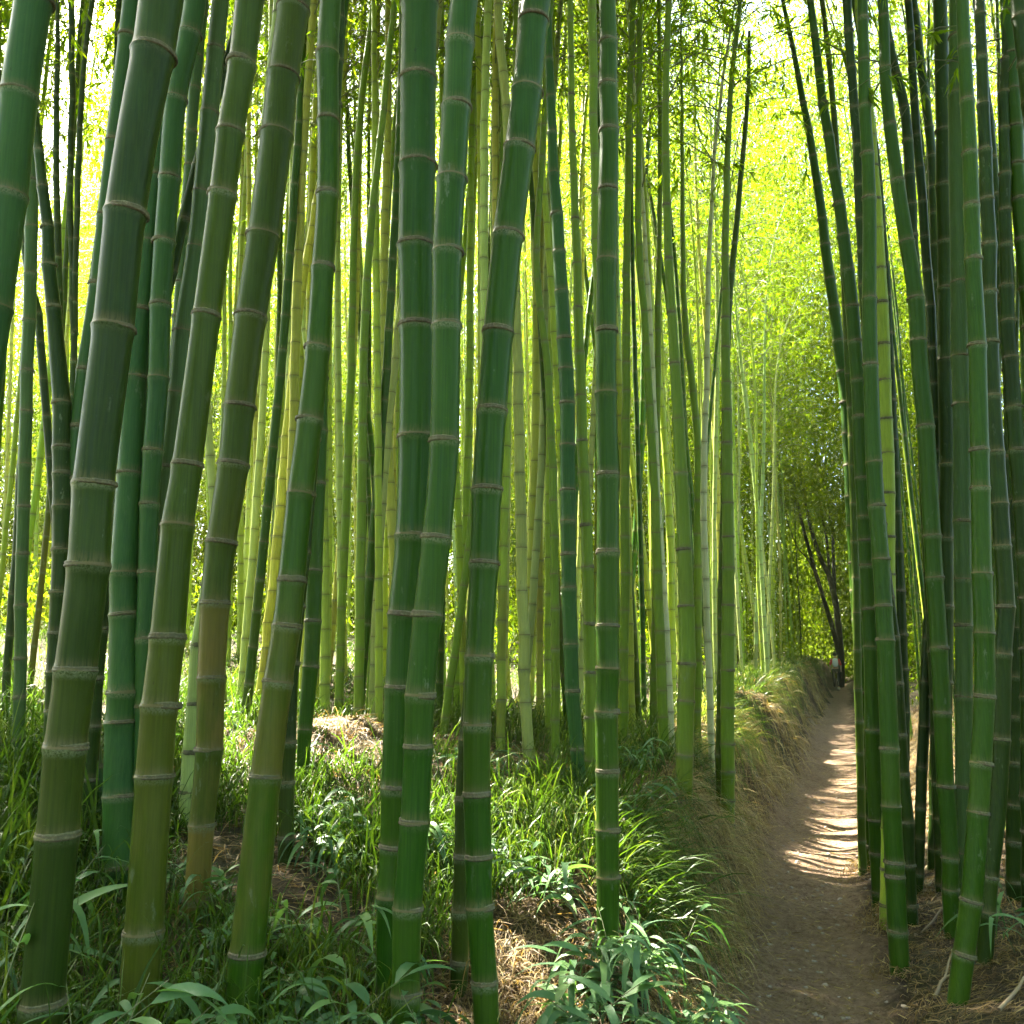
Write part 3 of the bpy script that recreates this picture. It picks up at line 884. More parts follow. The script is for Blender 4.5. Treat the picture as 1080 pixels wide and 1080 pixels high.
L_OK = lambda x, y: lat(x, y) > 1.2 + .012 * y
R_OK = lambda x, y: lat(x, y) < -(.85 + .012 * y)
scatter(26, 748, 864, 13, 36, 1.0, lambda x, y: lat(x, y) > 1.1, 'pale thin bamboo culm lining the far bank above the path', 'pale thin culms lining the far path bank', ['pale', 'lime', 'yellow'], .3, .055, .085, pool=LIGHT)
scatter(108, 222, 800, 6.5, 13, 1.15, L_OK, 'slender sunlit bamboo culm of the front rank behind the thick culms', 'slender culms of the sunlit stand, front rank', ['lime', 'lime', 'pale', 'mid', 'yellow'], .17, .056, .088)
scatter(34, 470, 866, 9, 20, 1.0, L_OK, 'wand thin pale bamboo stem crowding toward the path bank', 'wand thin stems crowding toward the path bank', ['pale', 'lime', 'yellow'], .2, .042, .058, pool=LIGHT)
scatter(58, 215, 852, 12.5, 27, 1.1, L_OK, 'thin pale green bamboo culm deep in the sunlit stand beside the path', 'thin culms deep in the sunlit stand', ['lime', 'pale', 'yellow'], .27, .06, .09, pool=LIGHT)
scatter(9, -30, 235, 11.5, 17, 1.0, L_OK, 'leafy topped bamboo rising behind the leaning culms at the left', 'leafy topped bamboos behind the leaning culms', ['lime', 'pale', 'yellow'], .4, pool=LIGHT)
scatter(15, -30, 225, 7.5, 13, 1.0, L_OK, 'thin bamboo stalk half hidden behind the leaning culms at the left', 'thin stalks behind the leaning culms', ['lime', 'olive', 'dark', 'mid'], .4, .045, .065, pool=DENSE)
scatter(30, 915, 1180, 7.0, 15, 1.1, R_OK, 'slender bamboo culm in the shaded stand right of the path', 'slender culms right of the path', ['mid', 'dark', 'lime', 'olive'], .25, .034, .060)
scatter(7, 830, 900, 26, 48, 1.0, lambda x, y: abs(lat(x, y)) > 1.5, 'faint far bamboo stalk near the end of the path', 'faint far stalks at the end of the path', ['lime', 'olive', 'dark'], .5)
scatter(19, -460, -40, 6.5, 11.5, 1.0, L_OK, 'unseen leafy bamboo added beyond the left edge to shade the foreground', 'unseen leafy bamboos added for shade beyond the left edge', ['mid', 'dark', 'olive'], .5, pool=DENSE)  # out of view, added so their dense crowns shade the near ground


# ------------------------------------------------------------------ far woods closing the view
def far_woods():
    r = np.random.default_rng(21)

    def cloud(N, a0, a1, r0, r1, top, thr):
        ang = r.uniform(a0, a1, N)
        rad = r0 + (r1 - r0) * r.random(N)
        x = np.sin(ang) * rad; y = np.cos(ang) * rad
        z = top * r.random(N) ** .85 * np.clip(.35 + rad / 70, 0, 1.1) * (1 + .40 * smooth(38, 47, rad) * smooth(-.2, -.35, ang) * (top == 25)) * (1 - .12 * smooth(-.25, -.40, ang) * (top == 25)) * (1 + .55 * smooth(-.32, -.05, ang) * smooth(1.1, .9, ang) * (top > 20))
        q = (np.sin(x * 1.1 + 1.7 * np.sin(y * .6)) + np.sin(y * 1.3 + 1.2 * np.sin(z * .9)) + np.sin(z * 1.5 + x * .7) +
             .7 * np.sin(2.9 * x + 1.1 * z) + .7 * np.sin(3.3 * z - 1.9 * y))
        z = z * (.72 + .28 * np.sin(x * .55 + 1.3 * np.sin(y * .31)) * np.sin(y * .47 + 2) + .12 * np.sin(x * 1.9 + y))
        keep = (q > thr + .022 * (z - 8)) & ((np.abs(lat(x, y)) > 1.4 + np.clip(z, 0, 6) * .12) | (z > 7) & (rad > 26) | (rad > 54))
        x, y, z, rad = x[keep], y[keep], z[keep], rad[keep]
        return np.stack([x, y, ground_z(x, y, False) + z], 1), rad
    P1, d1 = cloud(3900000, -.95, 1.0, 23, 60, 25, .05)
    P3, d3 = cloud(150000, -.95, 1.0, 13, 34, 2.4, .2)
    P2, d2 = cloud(700000, 1.0, 2 * math.pi - .95, 5, 30, 32, -1.2)  # unseen leaves added behind the camera to cut sky light on the culms
    P4, d4 = cloud(130000, .30, .46, 55, 78, 13, -.3)
    # unseen leaf roof added overhead, above the frame, to block sky light
    N = 220000
    a = r.uniform(0, 6.28, N); q = 13 * np.sqrt(r.random(N)); x = np.sin(a) * q; y = np.cos(a) * q - 4.5
    z = r.uniform(9.5, 15, N)
    k = (np.sin(x * 1.3 + np.sin(y)) + np.sin(y * 1.5 + 1.3) + np.sin(z * 1.7 + x) > -1.3)
    P5 = np.stack([x, y, z], 1)[k]; d5 = np.full(len(P5), 20.0)
    P6, d6 = cloud(500000, -.02, .50, 34, 62, 24, -.15)
    P = np.concatenate([P1, P2, P3, P4, P5, P6]); d = np.concatenate([d1, d2, d3, d4, d5, d6]); n = len(P)
    P = P + r.normal(0, .2, (n, 3))
    Dr = r.normal(size=(n, 3)) + [0, 0, -.6]
    Ln = r.uniform(.7, 1.3, n) * np.clip(.0054 * d, .11, .34)
    V, F = leaf_quads(P, Dr, Ln, Ln * r.uniform(.24, .36, n), r)
    cl = .5 + .5 * np.sin(P[:, 0] * .5 + 2) * np.sin(P[:, 1] * .4)
    rn = np.repeat(np.clip(r.beta(2, 2, n) * .6 + .3 * cl, 0, 1), 4)
    tb = []
    for _ in range(240):
        yy = r.uniform(24, 50); xx = math.tan(r.uniform(-.75, .75)) * yy
        if abs(lat(xx, yy)) < 2: continue
        t = np.linspace(0, 1, 6)[:, None]
        h = r.uniform(9, 15)
        C = np.array([xx, yy, float(ground_z(xx, yy)) - .1]) + np.array([r.normal() * .5, r.normal() * .5, h]) * t + np.array([r.normal() * .8, 0, 0]) * t ** 3
        tb.append(tube(C, np.linspace(.045, .012, 6), 6))
    V2, F2 = merge(tb)
    mi = np.concatenate([np.zeros(len(F), int), np.ones(len(F2), int)])
    F2 = F2 + len(V); V = np.concatenate([V, V2]); rn = np.concatenate([rn, np.zeros(len(V2))])
    o = link('woods', mesh_from('woods', V, [F, F2], [M_WOODS, M_FAR], {'rnd': rn}, False, mi))
    tag(o, 'far-off mass of sunlit bamboo leaves closing the view, with unseen leaves added to block sky', 'woods', kind='stuff')


far_woods()

_count()


# ------------------------------------------------------------------ grass, litter and low plants
gr = np.random.default_rng(33)


def pts_on_ground(n, xlo, xhi, ylo, yhi, power=1.0):
    y = ylo + (yhi - ylo) * gr.random(n) ** power
    # even in view angle: x spread grows with distance
    x = (xlo + (xhi - xlo) * gr.random(n)) * np.maximum(y, 1.5)
    return x, y


def clump_noise(x, y, s=1.0, ph=0.0):
    return (np.sin(2.1 * s * x + 1.3 * np.sin(1.7 * s * y + ph) + ph) + np.sin(2.7 * s * y + 1.1 * np.sin(2.3 * s * x) + 2 * ph) + .6 * np.sin(5.3 * s * x + 4.1 * s * y)) / 2.6


def ground_normal(x, y):
    e = .12
    dx = (ground_z(x + e, y, False) - ground_z(x - e, y, False)) / (2 * e)
    dy = (ground_z(x, y + e, False) - ground_z(x, y - e, False)) / (2 * e)
    return norm(np.stack([-dx, -dy, np.ones_like(dx)], -1))


def tuft_field(x, y, per, spread, L, W, droop, lean, up=1.0, tuft_dir=None):
    """tufts at x,y with PER blades each"""
    n = len(x)
    N = n * per
    ti = np.repeat(np.arange(n), per)
    bx = x[ti] + gr.normal(0, spread, N); by = y[ti] + gr.normal(0, spread, N)
    bz = ground_z(bx, by) - .01
    nr = ground_normal(bx, by)
    az = gr.uniform(0, 6.28, N)
    out = np.stack([np.cos(az), np.sin(az), np.zeros(N)], 1)
    tl = norm(gr.normal(size=(n, 3)) * [1, 1, 0])[ti]
    down = nr * [1, 1, 0]
    Dr = np.array([0, 0, up]) + nr * .4 + out * gr.uniform(.15, lean, N)[:, None] + tl * .25 + down * 1.0
    Ls = L * (.65 + .7 * gr.random(n))[ti] * gr.uniform(.55, 1.25, N)
    P = np.stack([bx, by, bz], 1)
    return P, Dr, Ls, W * gr.uniform(.6, 1.3, N), droop * gr.uniform(.4, 1.5, N), ti


def add_stuff(name, sets, material, label, cat, nseg=4):
    Vs, Fs, An, o = [], [], [], 0
    for P, Dr, L, W, dr, rn in sets:
        V, F, ta, bi = blades(P, Dr, L, W, dr, nseg)
        Vs.append(V); Fs.append(F + o); o += len(V)
        An.append(np.clip(rn[bi] + .12 * (ta - .4), 0, 1))
    ob = link(name, mesh_from(name, np.concatenate(Vs), np.concatenate(Fs), [material], {'rnd': np.concatenate(An)}, True))
    tag(ob, label, cat, kind='stuff')


def green_grass():
    sets = []
    # near bank: dense long tufts
    for (n, ylo, yhi, per, L, W) in ((1700, 2.0, 5.0, 15, .56, .0075), (2500, 4.2, 9.0, 16, .60, .0070), (2000, 8.5, 18, 14, .46, .010), (1100, 17, 42, 10, .45, .018)):
        x, y = pts_on_ground(n, -.75, .62, ylo, yhi)
        u = lat(x, y)
        c = clump_noise(x, y, 1.0)
        mound = np.exp(-(((x + 1.12) / .6) ** 2 + ((y - 6.0) / .5) ** 2))
        k = (u > .85 + .14 * np.sin(y * 2.3)) & (c > -.38 + .7 * (u < 1.25)) & (mound < .35) & (((x - .08) / .48) ** 2 + ((y - 3.4) / .68) ** 2 > 1 + .5 * clump_noise(x, y, 3.0))
        x, y = x[k], y[k]
        P, Dr, Ls, Ws, dr, ti = tuft_field(x, y, per, .06, L, W, .75, .9)
        rn = np.clip(.38 + .25 * clump_noise(x, y, .7, 1.3)[ti] + gr.normal(0, .16, len(P)), 0, 1)
        sets.append((P, Dr, Ls, Ws, dr, rn))
    # tufts hanging over the rim of the path bank
    for (n, ylo, yhi, L, W) in ((260, 4.6, 10, .52, .0065), (420, 9, 22, .5, .010), (320, 20, 42, .5, .018)):
        y = gr.uniform(ylo, yhi, n); u = gr.uniform(.85, 1.8, n); x = path_c(y) - u * 1.06
        k = clump_noise(x, y, 1.1, 2.2) > -.45
        P, Dr, Ls, Ws, dr, ti = tuft_field(x[k], y[k], 22, .07, L, W, .95, 1.0, .9)
        sets.append((P, Dr, Ls, Ws, dr, np.clip(.62 + .2 * gr.normal(0, 1, k.sum())[ti] + gr.normal(0, .12, len(P)), 0, 1)))  # rim blades made lighter, sunlight put into their colour
    # right bank
    x, y = pts_on_ground(1500, .33, .85, 4.5, 22)
    u = lat(x, y); k = (u < -1.15) & (clump_noise(x, y, 1.2, 2.0) > -.05)
    P, Dr, Ls, Ws, dr, ti = tuft_field(x[k], y[k], 12, .06, .40, .008, .75, .9)
    sets.append((P, Dr, Ls, Ws, dr, np.clip(.45 + gr.normal(0, .2, len(P)), 0, 1)))
    # tall grass at the left edge
    x = gr.uniform(-3.6, -1.85, 260); y = gr.uniform(3.0, 5.6, 260)
    P, Dr, Ls, Ws, dr, ti = tuft_field(x, y, 14, .07, .82, .013, .6, .6)
    sets.append((P, Dr, Ls, Ws, dr, np.clip(.4 + gr.normal(0, .2, len(P)), 0, 1)))
    add_stuff('grass', sets, M_GRASS, 'long arching green grass covering the banks under the bamboo', 'grass', 5)


def dry_grass():
    sets = []
    # bank slopes along the path
    for (n, ylo, yhi, L, W) in ((800, 2.4, 6, .26, .004), (800, 5, 12, .32, .005), (450, 11, 34, .40, .010)):
        y = gr.uniform(ylo, yhi, n); u = gr.uniform(.52, 1.35, n); x = path_c(y) - u * 1.06
        k = clump_noise(x, y, 1.3, 4.0) > -.5 + .9 * smooth(.95, 1.3, u)
        P, Dr, Ls, Ws, dr, ti = tuft_field(x[k], y[k], 13, .06, L, W, 1.0, 1.8, .45)
        sets.append((P, Dr, Ls, Ws, dr, np.clip(.62 + gr.normal(0, .22, len(P)), 0, 1)))
    # mound
    x = gr.normal(-1.1, .55, 420); y = gr.normal(6.1, .45, 420)
    P, Dr, Ls, Ws, dr, ti = tuft_field(x, y, 14, .07, .26, .004, 1.1, 2.2, .25)
    sets.append((P, Dr, Ls, Ws, dr, np.clip(.22 + gr.normal(0, .2, len(P)), 0, 1)))
    # bare crumbling slope between the thick culms and the straight one
    x = gr.normal(.08, .28, 420); y = gr.normal(3.4, .36, 420)
    P, Dr, Ls, Ws, dr, ti = tuft_field(x, y, 13, .06, .24, .0038, 1.2, 1.9, .3)
    sets.append((P, Dr, Ls, Ws, dr, np.clip(.15 + gr.normal(0, .16, len(P)), 0, 1)))
    # right bank
    y = gr.uniform(4.0, 16, 1100); u = -gr.uniform(.85, 3.2, 1100); x = path_c(y) - u * 1.06
    P, Dr, Ls, Ws, dr, ti = tuft_field(x, y, 11, .06, .26, .0055, 1.0, 1.3, .5)
    sets.append((P, Dr, Ls, Ws, dr, np.clip(.38 + gr.normal(0, .22, len(P)), 0, 1)))
    # scattered through the green
    x, y = pts_on_ground(900, -.7, .5, 2.2, 14)
    k = lat(x, y) > .9
    P, Dr, Ls, Ws, dr, ti = tuft_field(x[k], y[k], 5, .10, .34, .005, 1.0, 1.4, .6)
    sets.append((P, Dr, Ls, Ws, dr, np.clip(.5 + gr.normal(0, .25, len(P)), 0, 1)))
    # collars of straw round the feet of the right bank culms
    t = np.array(taken); k = (lat(t[:, 0], t[:, 1]) < 0) & (t[:, 1] < 9)
    t = np.repeat(t[k], 16, 0) + gr.normal(0, .085, (k.sum() * 16, 2))
    P, Dr, Ls, Ws, dr, ti = tuft_field(t[:, 0], t[:, 1], 9, .04, .19, .0045, 1.0, 1.6, .6)
    sets.append((P, Dr, Ls, Ws, dr, np.clip(.35 + gr.normal(0, .2, len(P)), 0, 1)))
    add_stuff('dry_grass', sets, M_DRY, 'withered straw coloured grass hanging over the path banks', 'dry grass', 4)


def litter():
    """straw, dead leaves lying flat"""
    sets = []
    n = 85000
    y = 1.8 + 14 * gr.random(n) ** 1.6
    u = np.where(gr.random(n) < .36, gr.uniform(.46, 1.5, n), -(.36 + 2.6 * gr.random(n) ** 1.5))
    x = path_c(y) - u * 1.06
    k = gr.random(n) < np.where(np.abs(u) < .5, .45, 1.0)
    x, y = x[k], y[k]; n = len(x)
    nr = ground_normal(x, y)
    az = gr.uniform(0, 6.28, n)
    t = np.stack([np.cos(az), np.sin(az), np.zeros(n)], 1)
    t = norm(t - nr * (t * nr).sum(1, keepdims=True) + nr * gr.uniform(-.02, .22, n)[:, None])
    P = np.stack([x, y, ground_z(x, y) + .008], 1)
    sets.append((P, t, gr.uniform(.03, .15, n), gr.uniform(.002, .007, n), gr.uniform(0, .25, n), np.clip(gr.beta(1.6, 5, n), 0, 1)))
    # a few crumbs on the trodden path
    n = 6500
    y = 2.5 + 12 * gr.random(n) ** 1.4; u = gr.uniform(-.5, .5, n); x = path_c(y) - u * 1.06
    az = gr.uniform(0, 6.28, n)
    P = np.stack([x, y, ground_z(x, y) + path_h(x, y) - .02 * (1 - (u / .78) ** 2) + .015], 1)
    sets.append((P, np.stack([np.cos(az), np.sin(az), np.full(n, .04)], 1), gr.uniform(.015, .09, n), gr.uniform(.003, .009, n), np.zeros(n), np.clip(gr.beta(1.6, 2.6, n), 0, 1)))
    # dead leaves under the green tangle
    n = 16000
    y = 2.2 + 5 * gr.random(n); u = gr.uniform(1.0, 4.2, n); x = path_c(y) - u * 1.06
    az = gr.uniform(0, 6.28, n)
    P = np.stack([x, y, ground_z(x, y) + .01], 1)
    sets.append((P, np.stack([np.cos(az), np.sin(az), gr.uniform(-.05, .4, n)], 1), gr.uniform(.06, .2, n), gr.uniform(.003, .010, n), gr.uniform(.1, .5, n), np.clip(gr.beta(1.5, 4, n), 0, 1)))
    add_stuff('leaf_litter', sets, M_DRY, 'fallen straw and dead bamboo leaves strewn beside the path', 'leaf litter', 3)


def pebbles():
    import bmesh
    bm = bmesh.new(); bmesh.ops.create_icosphere(bm, subdivisions=2, radius=1)
    B = np.array([v.co for v in bm.verts]); Fb = np.array([[v.index for v in f.verts] for f in bm.faces]); bm.free()
    Vs, Fs = [], []
    for i in range(420):
        y = 2.8 + 9 * gr.random() ** 1.3; u = gr.normal(.05, .32)
        if abs(u) > .62: continue
        x = float(path_c(y)) - u * 1.06
        s = gr.uniform(.005, .018) * np.array([1, gr.uniform(.6, 1), gr.uniform(.4, .7)])
        b = B * (1 + .18 * gr.normal(size=(len(B), 1))) * s
        a = gr.uniform(0, 6.28)
        b = np.stack([b[:, 0] * math.cos(a) - b[:, 1] * math.sin(a), b[:, 0] * math.sin(a) + b[:, 1] * math.cos(a), b[:, 2]], 1)
        z = float(ground_z(x, y)) + float(path_h(x, y)) - .02 * (1 - (u / .78) ** 2) + .012
        Fs.append(Fb + len(Vs) * len(B)); Vs.append(b + [x, y, z])
    o = link('gravel', mesh_from('gravel', np.concatenate(Vs), np.concatenate(Fs), [make_plain('stone', (.24, .19, .14), .85, .6)]))
    tag(o, 'small stones and crumbs of earth strewn over the footpath', 'gravel', kind='stuff')


green_grass(); dry_grass(); litter(); pebbles()

# ---- broad leaved bamboo seedlings
LEAF_PROF = lambda t: np.sin(np.pi * np.clip(t, 0, 1) ** .62) ** .85 + .03


def seedling_mesh(r, n_stem, n_leaf, h, L, W, yellow=False, lean=None):
    tubes, LP, LD, LL = [], [], [], []
    for s in range(n_stem):
        az = r.uniform(0, 6.28); hh = h * r.uniform(.6, 1.1)
        d = np.array([math.cos(az) * .45, math.sin(az) * .45, 1.0]) + (lean if lean is not None else 0)
        t = np.linspace(0, 1, 6)[:, None]
        P = np.array([r.normal() * .03, r.normal() * .03, -.02]) + d * hh * t + np.array([math.cos(az), math.sin(az), -.55]) * (hh * .28 * t ** 2)
        tubes.append(tube(P, np.linspace(.0032, .0012, 6), 5))
        for q in range(n_leaf):
            f = .35 + .65 * (q + r.random()) / n_leaf
            b = np.array([np.interp(f * 5, np.arange(6), P[:, c]) for c in range(3)])
            a2 = az + r.normal() * 1.3 if q > n_leaf - 4 else r.uniform(0, 6.28)
            LP.append(b); LD.append([math.cos(a2), math.sin(a2), r.uniform(-.1, .75)])
            LL.append(L * r.uniform(.6, 1.2))
    LP, LD, LL = np.array(LP), np.array(LD), np.array(LL)
    n = len(LP)
    V1, F1, ta, bi = blades(LP, LD, LL, W * LL / L * r.uniform(.8, 1.2, n), r.uniform(.25, .95, n), 7, prof=LEAF_PROF, fold=.10)
    rn = r.uniform(0, .9, n)
    if yellow: rn[n // 2] = 1.0
    V2, F2 = merge(tubes)
    leaf = mesh_from('foliage', V1, F1, [M_BROAD], {'rnd': rn[bi]})
    stem = mesh_from('stem', V2, F2, [M_TWIG])
    return leaf, stem


def seedling(loc, leaf, stem, label, group=None, rz=0.0, sc=1.0):
    root = link('bamboo_seedling', None, loc=loc, rot=(0, 0, rz)); root.scale = (sc,) * 3
    tag(root, label, 'seedling', group)
    link('foliage', leaf, root); link('stem', stem, root)
    return root


def place(px, py, Y):
    """point of the ground under the pixel at about distance Y"""
    p = at(px, py, Y)
    return (p[0], p[1], float(ground_z(p[0], p[1])))


sr = np.random.default_rng(8)
for px, Y, ns, nl, h, L, W, lab, yel, lean in [
        (-25, 2.2, 6, 7, .62, .32, .040, 'seedling with long grey green leaves sprawling across the thickest dark culm', False, [.35, -.1, 0]),
        (30, 2.1, 6, 7, .36, .28, .038, 'low broad leaved seedling in the bottom corner at the foot of the thickest culm', False, None),
        (105, 2.35, 5, 7, .42, .26, .036, 'broad leaved seedling between the thickest culm and its ochre tinged neighbour', False, None),
        (205, 2.5, 5, 7, .32, .26, .034, 'grey green seedling at the foot of the tall ochre tinged culm', False, None),
        (325, 2.8, 4, 7, .38, .25, .036, 'seedling holding one bright yellow leaf', True, None),
        (385, 2.75, 6, 8, .40, .26, .034, 'bluish seedling fan right in front of the glossy pair', False, None),
        (365, 3.4, 4, 7, .42, .24, .026, 'seedling with a star of pale leaves in front of the dry mound', False, None),
        (465, 2.75, 4, 7, .30, .22, .026, 'seedling drooping thin leaves between the glossy pair and the bending culm', False, None),
        (610, 3.25, 5, 7, .30, .27, .034, 'seedling with broad drooping leaves in front of the straight frayed culm', False, None),
        (665, 3.15, 5, 7, .26, .26, .034, 'seedling fanning its broad leaves at the bottom edge beside the path', False, None),
        (725, 3.35, 6, 8, .30, .24, .026, 'bright leafy seedling spilling onto the path edge', False, None),
        (690, 3.75, 8, 9, .34, .20, .020, 'dense fine leaved seedling mound at the foot of the straight culm', False, None),
        (745, 3.75, 6, 8, .24, .18, .018, 'fine leaved seedling at the very rim of the path', False, None),
        (660, 3.55, 8, 8, .30, .20, .022, 'tangled green seedling behind the broad drooping leaves', False, None),
        (640, 3.4, 7, 9, .30, .22, .024, 'shaggy seedling between the straight frayed culm and its broad leaved neighbour', False, None),
        (700, 3.3, 7, 9, .28, .20, .022, 'rounded bright seedling in the middle of the leafy clump by the path', False, None),
        (735, 3.15, 6, 8, .24, .22, .026, 'leafy seedling trailing over the path edge at the bottom', False, None),
        (1090, 2.9, 6, 7, .46, .30, .040, 'broad leaved seedling reaching in at the bottom right corner', False, [-.35, 0, -.2]),
        (1065, 3.5, 3, 5, .18, .20, .026, 'small seedling lying against the brown right bank', False, [-.3, 0, 0]),
        (1075, 4.6, 4, 6, .40, .30, .022, 'arching grassy seedling behind the nearest right bank culm', False, None),
        (25, 3.1, 6, 6, .70, .34, .026, 'tall bright strap leaved seedling at the left edge', False, None),
        (-15, 3.4, 6, 6, .75, .36, .026, 'tall strap leaved seedling half out of the left edge', False, None)]:
    lf, stm = seedling_mesh(sr, ns, nl, h, L, W, yel, np.array(lean) if lean else None)
    seedling(place(px, 900, Y), lf, stm, lab)
LOW = [seedling_mesh(sr, 4, 7, .22, .17, .019) for _ in range(5)]
made = 0
while made < 60:
    y = 2.3 + 4.2 * sr.random(); px = sr.uniform(-60, 700); x = at(px, 690, y)[0]
    if lat(x, y) < 1.0 or abs(x + 1.12) < .6 and abs(y - 6.1) < .6 or abs(x - .08) < .45 and abs(y - 3.4) < .6: continue
    lf, stm = LOW[made % 5]
    seedling((x, y, float(ground_z(x, y))), lf, stm, 'small leafy seedling in the green tangle among the thick culms', 'small seedlings in the green tangle', sr.uniform(0, 6.28), sr.uniform(.75, 1.35))
    made += 1

# ---- fallen twigs on the right bank
for px, py, Y, az, ln, lab in [(1000, 985, 4.9, .9, .55, 'forked dead twig propped against the yellow lit leaning culm'), (985, 1020, 4.3, 1.1, .45, 'dead stick slanting in the litter left of the nearest right bank culm'),
                               (1050, 1040, 4.0, .7, .5, 'dead stick lying right of the nearest right bank culm'), (960, 930, 5.3, .6, .5, 'thin root like stick beside the pale footed culm'),
                               (745, 800, 6.4, .8, .5, 'broken pale twig poking from the grassy bank')]:
    p = np.array(place(px, py, Y)) + [0, 0, .012]
    t = np.linspace(0, 1, 7)[:, None]
    d = np.array([math.cos(az), math.sin(az) * .6, .0])
    C = p + d * ln * t
    C[:, 2] = ground_z(C[:, 0], C[:, 1]) + .015 + .10 * t[:, 0]
    C += sr.normal(0, .006, C.shape)
    V, F = tube(C - p, np.linspace(.009, .004, 7), 6)
    b = C[3]; C2 = b + (norm(d + [.3, -.5, .35]) * ln * .3) * t
    V, F = merge([(V, F), tube(C2 - p, np.linspace(.005, .002, 7), 6)])
    tag(link('fallen_twig', mesh_from('fallen_twig', V, F, [M_STRAW]), loc=p), lab, 'twig')


# ---- bare dark sapling at the end of the path
def sapling():
    Y = 46.0
    b = at(886, 716, Y)
    gz = float(ground_z(b[0], b[1]))
    root = link('sapling', None, loc=(b[0], b[1], gz - .1))
    tag(root, 'bare dark sapling with upswept forked branches beside the end of the path', 'tree')
    base = np.array([b[0], b[1], gz - .1])
    def br(pts, r0, r1, yo=0.0):
        P = np.array([at(px, py, Y + yo * i / len(pts)) for i, (px, py) in enumerate(pts)])
        C = catmull(P, 6)
        return tube(C - base, np.linspace(r0, r1, len(C)) * 2.7, 8)
    P = np.array([base] + [at(px, py, Y) for px, py in [(887, 700), (886, 680), (882, 640), (875, 608)]])
    C = catmull(P, 6)
    link('trunk', mesh_from('trunk', *tube(C - base, np.linspace(.19, .14, len(C)), 10), [M_BARK]), root)
    for pts, r0, r1, yo in [([(875, 608), (864, 585), (855, 555), (848, 520), (842, 480), (838, 430), (840, 380), (833, 345)], .05, .012, .8),
                            ([(885, 690), (876, 655), (862, 610), (848, 560), (838, 520), (828, 480), (816, 440), (812, 410)], .05, .012, -.8),
                            ([(880, 625), (879, 590), (878, 560), (872, 520), (870, 470), (862, 420)], .04, .010, .6),
                            ([(875, 608), (872, 570), (866, 540), (860, 500), (858, 440), (850, 390), (846, 330)], .03, .008, -.5),
                            ([(838, 520), (836, 480), (832, 450), (834, 400), (824, 340), (818, 300)], .025, .007, .3),
                            ([(848, 520), (852, 470), (850, 430), (848, 380)], .02, .006, .2),
                            ([(862, 610), (852, 590), (840, 575), (828, 540), (824, 500)], .018, .006, -.3)]:
        link('branch', mesh_from('branch', *br(pts, r0, r1, yo), [M_BARK]), root)


sapling()


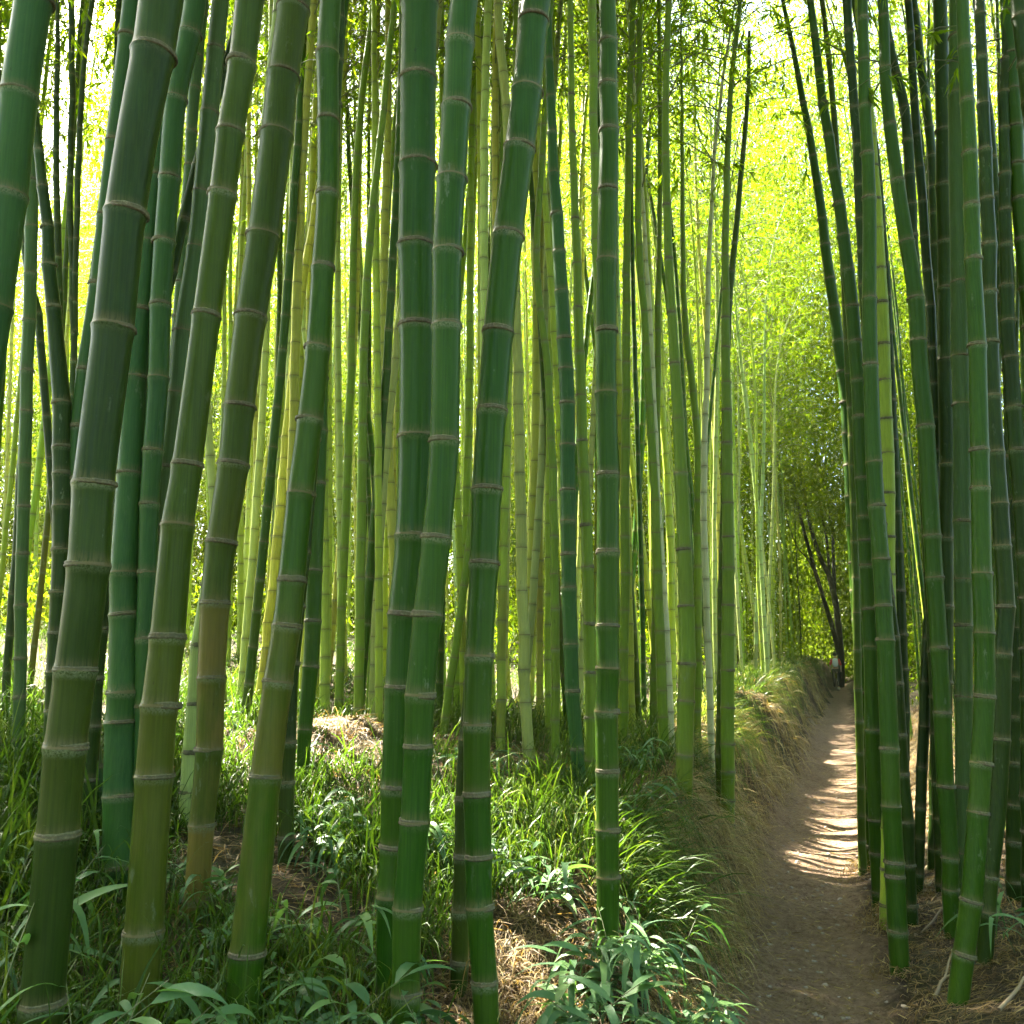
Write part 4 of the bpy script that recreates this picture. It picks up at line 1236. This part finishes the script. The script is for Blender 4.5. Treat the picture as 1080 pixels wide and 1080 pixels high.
# ---- walker far down the path
def person():
    Y = 43.0
    x = float(at(881, 700, Y)[0]); z = float(ground_z(x, Y))
    root = link('person', None, loc=(x, Y, z))
    tag(root, 'person in a red and white top and dark trousers walking far down the path', 'person')
    J = {'pelvis': (0, 0, .95), 'waist': (0, 0, 1.10), 'chest': (0, -.02, 1.32), 'neck': (0, 0, 1.47), 'head': (0, .02, 1.58), 'crown': (0, .0, 1.70),
         'hipL': (-.09, 0, .90), 'kneeL': (-.10, .10, .50), 'ankL': (-.10, .04, .10), 'toeL': (-.11, .18, .03),
         'hipR': (.09, 0, .90), 'kneeR': (.10, .02, .50), 'ankR': (.10, -.22, .14), 'toeR': (.11, -.12, .03),
         'shL': (-.17, 0, 1.40), 'elL': (-.24, -.08, 1.14), 'wrL': (-.24, .04, .92), 'haL': (-.24, .07, .83),
         'shR': (.17, 0, 1.40), 'elR': (.24, .05, 1.13), 'wrR': (.24, .16, .92), 'haR': (.24, .2, .83)}
    R = {'pelvis': .14, 'waist': .12, 'chest': .15, 'neck': .055, 'head': .095, 'crown': .08, 'hip': .09, 'knee': .06, 'ank': .045, 'toe': .04, 'sh': .06, 'el': .042, 'wr': .03, 'ha': .035}
    E = [('pelvis', 'waist'), ('waist', 'chest'), ('chest', 'neck'), ('neck', 'head'), ('head', 'crown')]
    for s in 'LR':
        E += [('pelvis', 'hip' + s), ('hip' + s, 'knee' + s), ('knee' + s, 'ank' + s), ('ank' + s, 'toe' + s), ('chest', 'sh' + s), ('sh' + s, 'el' + s), ('el' + s, 'wr' + s), ('wr' + s, 'ha' + s)]

    def skin(name, edges, grow, material, parent):
        names = list(dict.fromkeys(n for e in edges for n in e))
        me = D.meshes.new(name)
        me.from_pydata([J[n] for n in names], [(names.index(a), names.index(b)) for a, b in edges], [])
        o = link(name, me)
        md = o.modifiers.new('skin', 'SKIN')
        for i, n in enumerate(names):
            k = n[:-1] if n[-1] in 'LR' else n
            me.skin_vertices[0].data[i].radius = (R[k] + grow, (R[k] + grow) * .85)
            me.skin_vertices[0].data[i].use_root = i == 0
        o.modifiers.new('sub', 'SUBSURF').levels = 2
        o.modifiers['sub'].render_levels = 2
        dg = bpy.context.evaluated_depsgraph_get()
        m2 = D.meshes.new_from_object(o.evaluated_get(dg))
        m2.materials.clear(); m2.materials.append(material)
        D.objects.remove(o)
        return link(name, m2, parent)
    skinm = make_plain('skin', (.45, .28, .20), .6, .1); red = make_plain('red_cloth', (.55, .02, .03), .8, .1)
    white = make_plain('white_cloth', (.85, .85, .85), .8, .05); dark = make_plain('dark_cloth', (.012, .012, .016), .8, .1)
    skin('body', E, 0, skinm, root)
    skin('shirt', [('waist', 'chest'), ('chest', 'shL'), ('chest', 'shR'), ('shL', 'elL'), ('shR', 'elR')], .018, red, root)
    skin('trousers', [('pelvis', 'hipL'), ('pelvis', 'hipR'), ('hipL', 'kneeL'), ('hipR', 'kneeR'), ('kneeL', 'ankL'), ('kneeR', 'ankR')], .02, dark, root)
    for s in 'LR':
        skin('shoe', [('ank' + s, 'toe' + s)], .018, white, root)
    # white day pack and hair
    import bmesh
    for nm, c, sc, mt in (('backpack', (0.0, -.20, 1.28), (.13, .11, .20), white), ('hair', (0, -.015, 1.665), (.105, .12, .105), dark)):
        bm = bmesh.new(); bmesh.ops.create_icosphere(bm, subdivisions=3, radius=1)
        for v in bm.verts:
            n = np.array(v.co); n = np.sign(n) * np.abs(n) ** (.6 if nm == 'backpack' else 1)
            v.co = (c[0] + n[0] * sc[0], c[1] + n[1] * sc[1], c[2] + n[2] * sc[2])
        me = D.meshes.new(nm); bm.to_mesh(me); bm.free(); me.materials.append(mt)
        me.polygons.foreach_set('use_smooth', np.ones(len(me.polygons), bool))
        link(nm, me, root)
    root.rotation_euler = (0, 0, -.35)


person()


# ------------------------------------------------------------------ camera, light, air
cam = D.cameras.new('camera'); cam.sensor_width = 36; cam.lens = FPX / 1080 * 36
cam.clip_end = 2000; cam.clip_start = .05
co = link('camera', cam, loc=(0, 0, EYE), rot=(math.pi / 2 + PITCH, 0, 0))
scene.camera = co

SUN_AZ, SUN_EL = math.radians(-42), math.radians(48)
sd = Vector((math.sin(SUN_AZ) * math.cos(SUN_EL), math.cos(SUN_AZ) * math.cos(SUN_EL), math.sin(SUN_EL)))
sl = D.lights.new('sun', 'SUN'); sl.energy = 5.0; sl.angle = math.radians(.5); sl.color = (1, .93, .80)
so = link('sun', sl, loc=(0, 0, 30)); so.rotation_euler = sd.to_track_quat('Z', 'Y').to_euler()

w = D.worlds.new('World'); scene.world = w; w.use_nodes = True
nt = w.node_tree
bg = next(n for n in nt.nodes if n.type == 'BACKGROUND')
sky = nt.nodes.new('ShaderNodeTexSky'); sky.sky_type = 'NISHITA'; sky.sun_disc = False
sky.sun_elevation = SUN_EL; sky.sun_rotation = SUN_AZ
sky.air_density = 1.0; sky.dust_density = 3.0; sky.ozone_density = .8
nt.links.new(sky.outputs[0], bg.inputs['Color']); bg.inputs['Strength'].default_value = .06

HAZE = 0.0005
if HAZE:
    V = np.array([[x, y, z] for x in (-75, 75) for y in (-40, 95) for z in (-2, 16)], float)
    F = np.array([[0, 1, 3, 2], [4, 6, 7, 5], [0, 4, 5, 1], [2, 3, 7, 6], [0, 2, 6, 4], [1, 5, 7, 3]])
    m, hnt, out = mat('air')
    pv = hnt.nodes.new('ShaderNodeVolumePrincipled')
    pv.inputs['Color'].default_value = (.90, .97, .50, 1); pv.inputs['Density'].default_value = HAZE; pv.inputs['Anisotropy'].default_value = .5
    hnt.links.new(pv.outputs[0], out.inputs['Volume'])
    tag(link('haze', mesh_from('haze', V, F, [m], None, False)), 'thin bright haze in the air of the grove', 'haze', kind='stuff')

vs = scene.view_settings
scene.display_settings.display_device = 'sRGB'
vs.view_transform = 'Standard'; vs.look = 'None'; vs.gamma = 1; vs.use_curve_mapping = False
vs.exposure = 4.5
scene.render.engine = 'CYCLES'
cy = scene.cycles
cy.max_bounces = 10; cy.diffuse_bounces = 6; cy.glossy_bounces = 3; cy.transmission_bounces = 6; cy.transparent_max_bounces = 8
cy.volume_bounces = 1
cy.sample_clamp_indirect = 8
cy.use_denoising = True
try: cy.denoiser = 'OPENIMAGEDENOISE'
except Exception: pass
cy.use_adaptive_sampling = True; cy.adaptive_threshold = .02
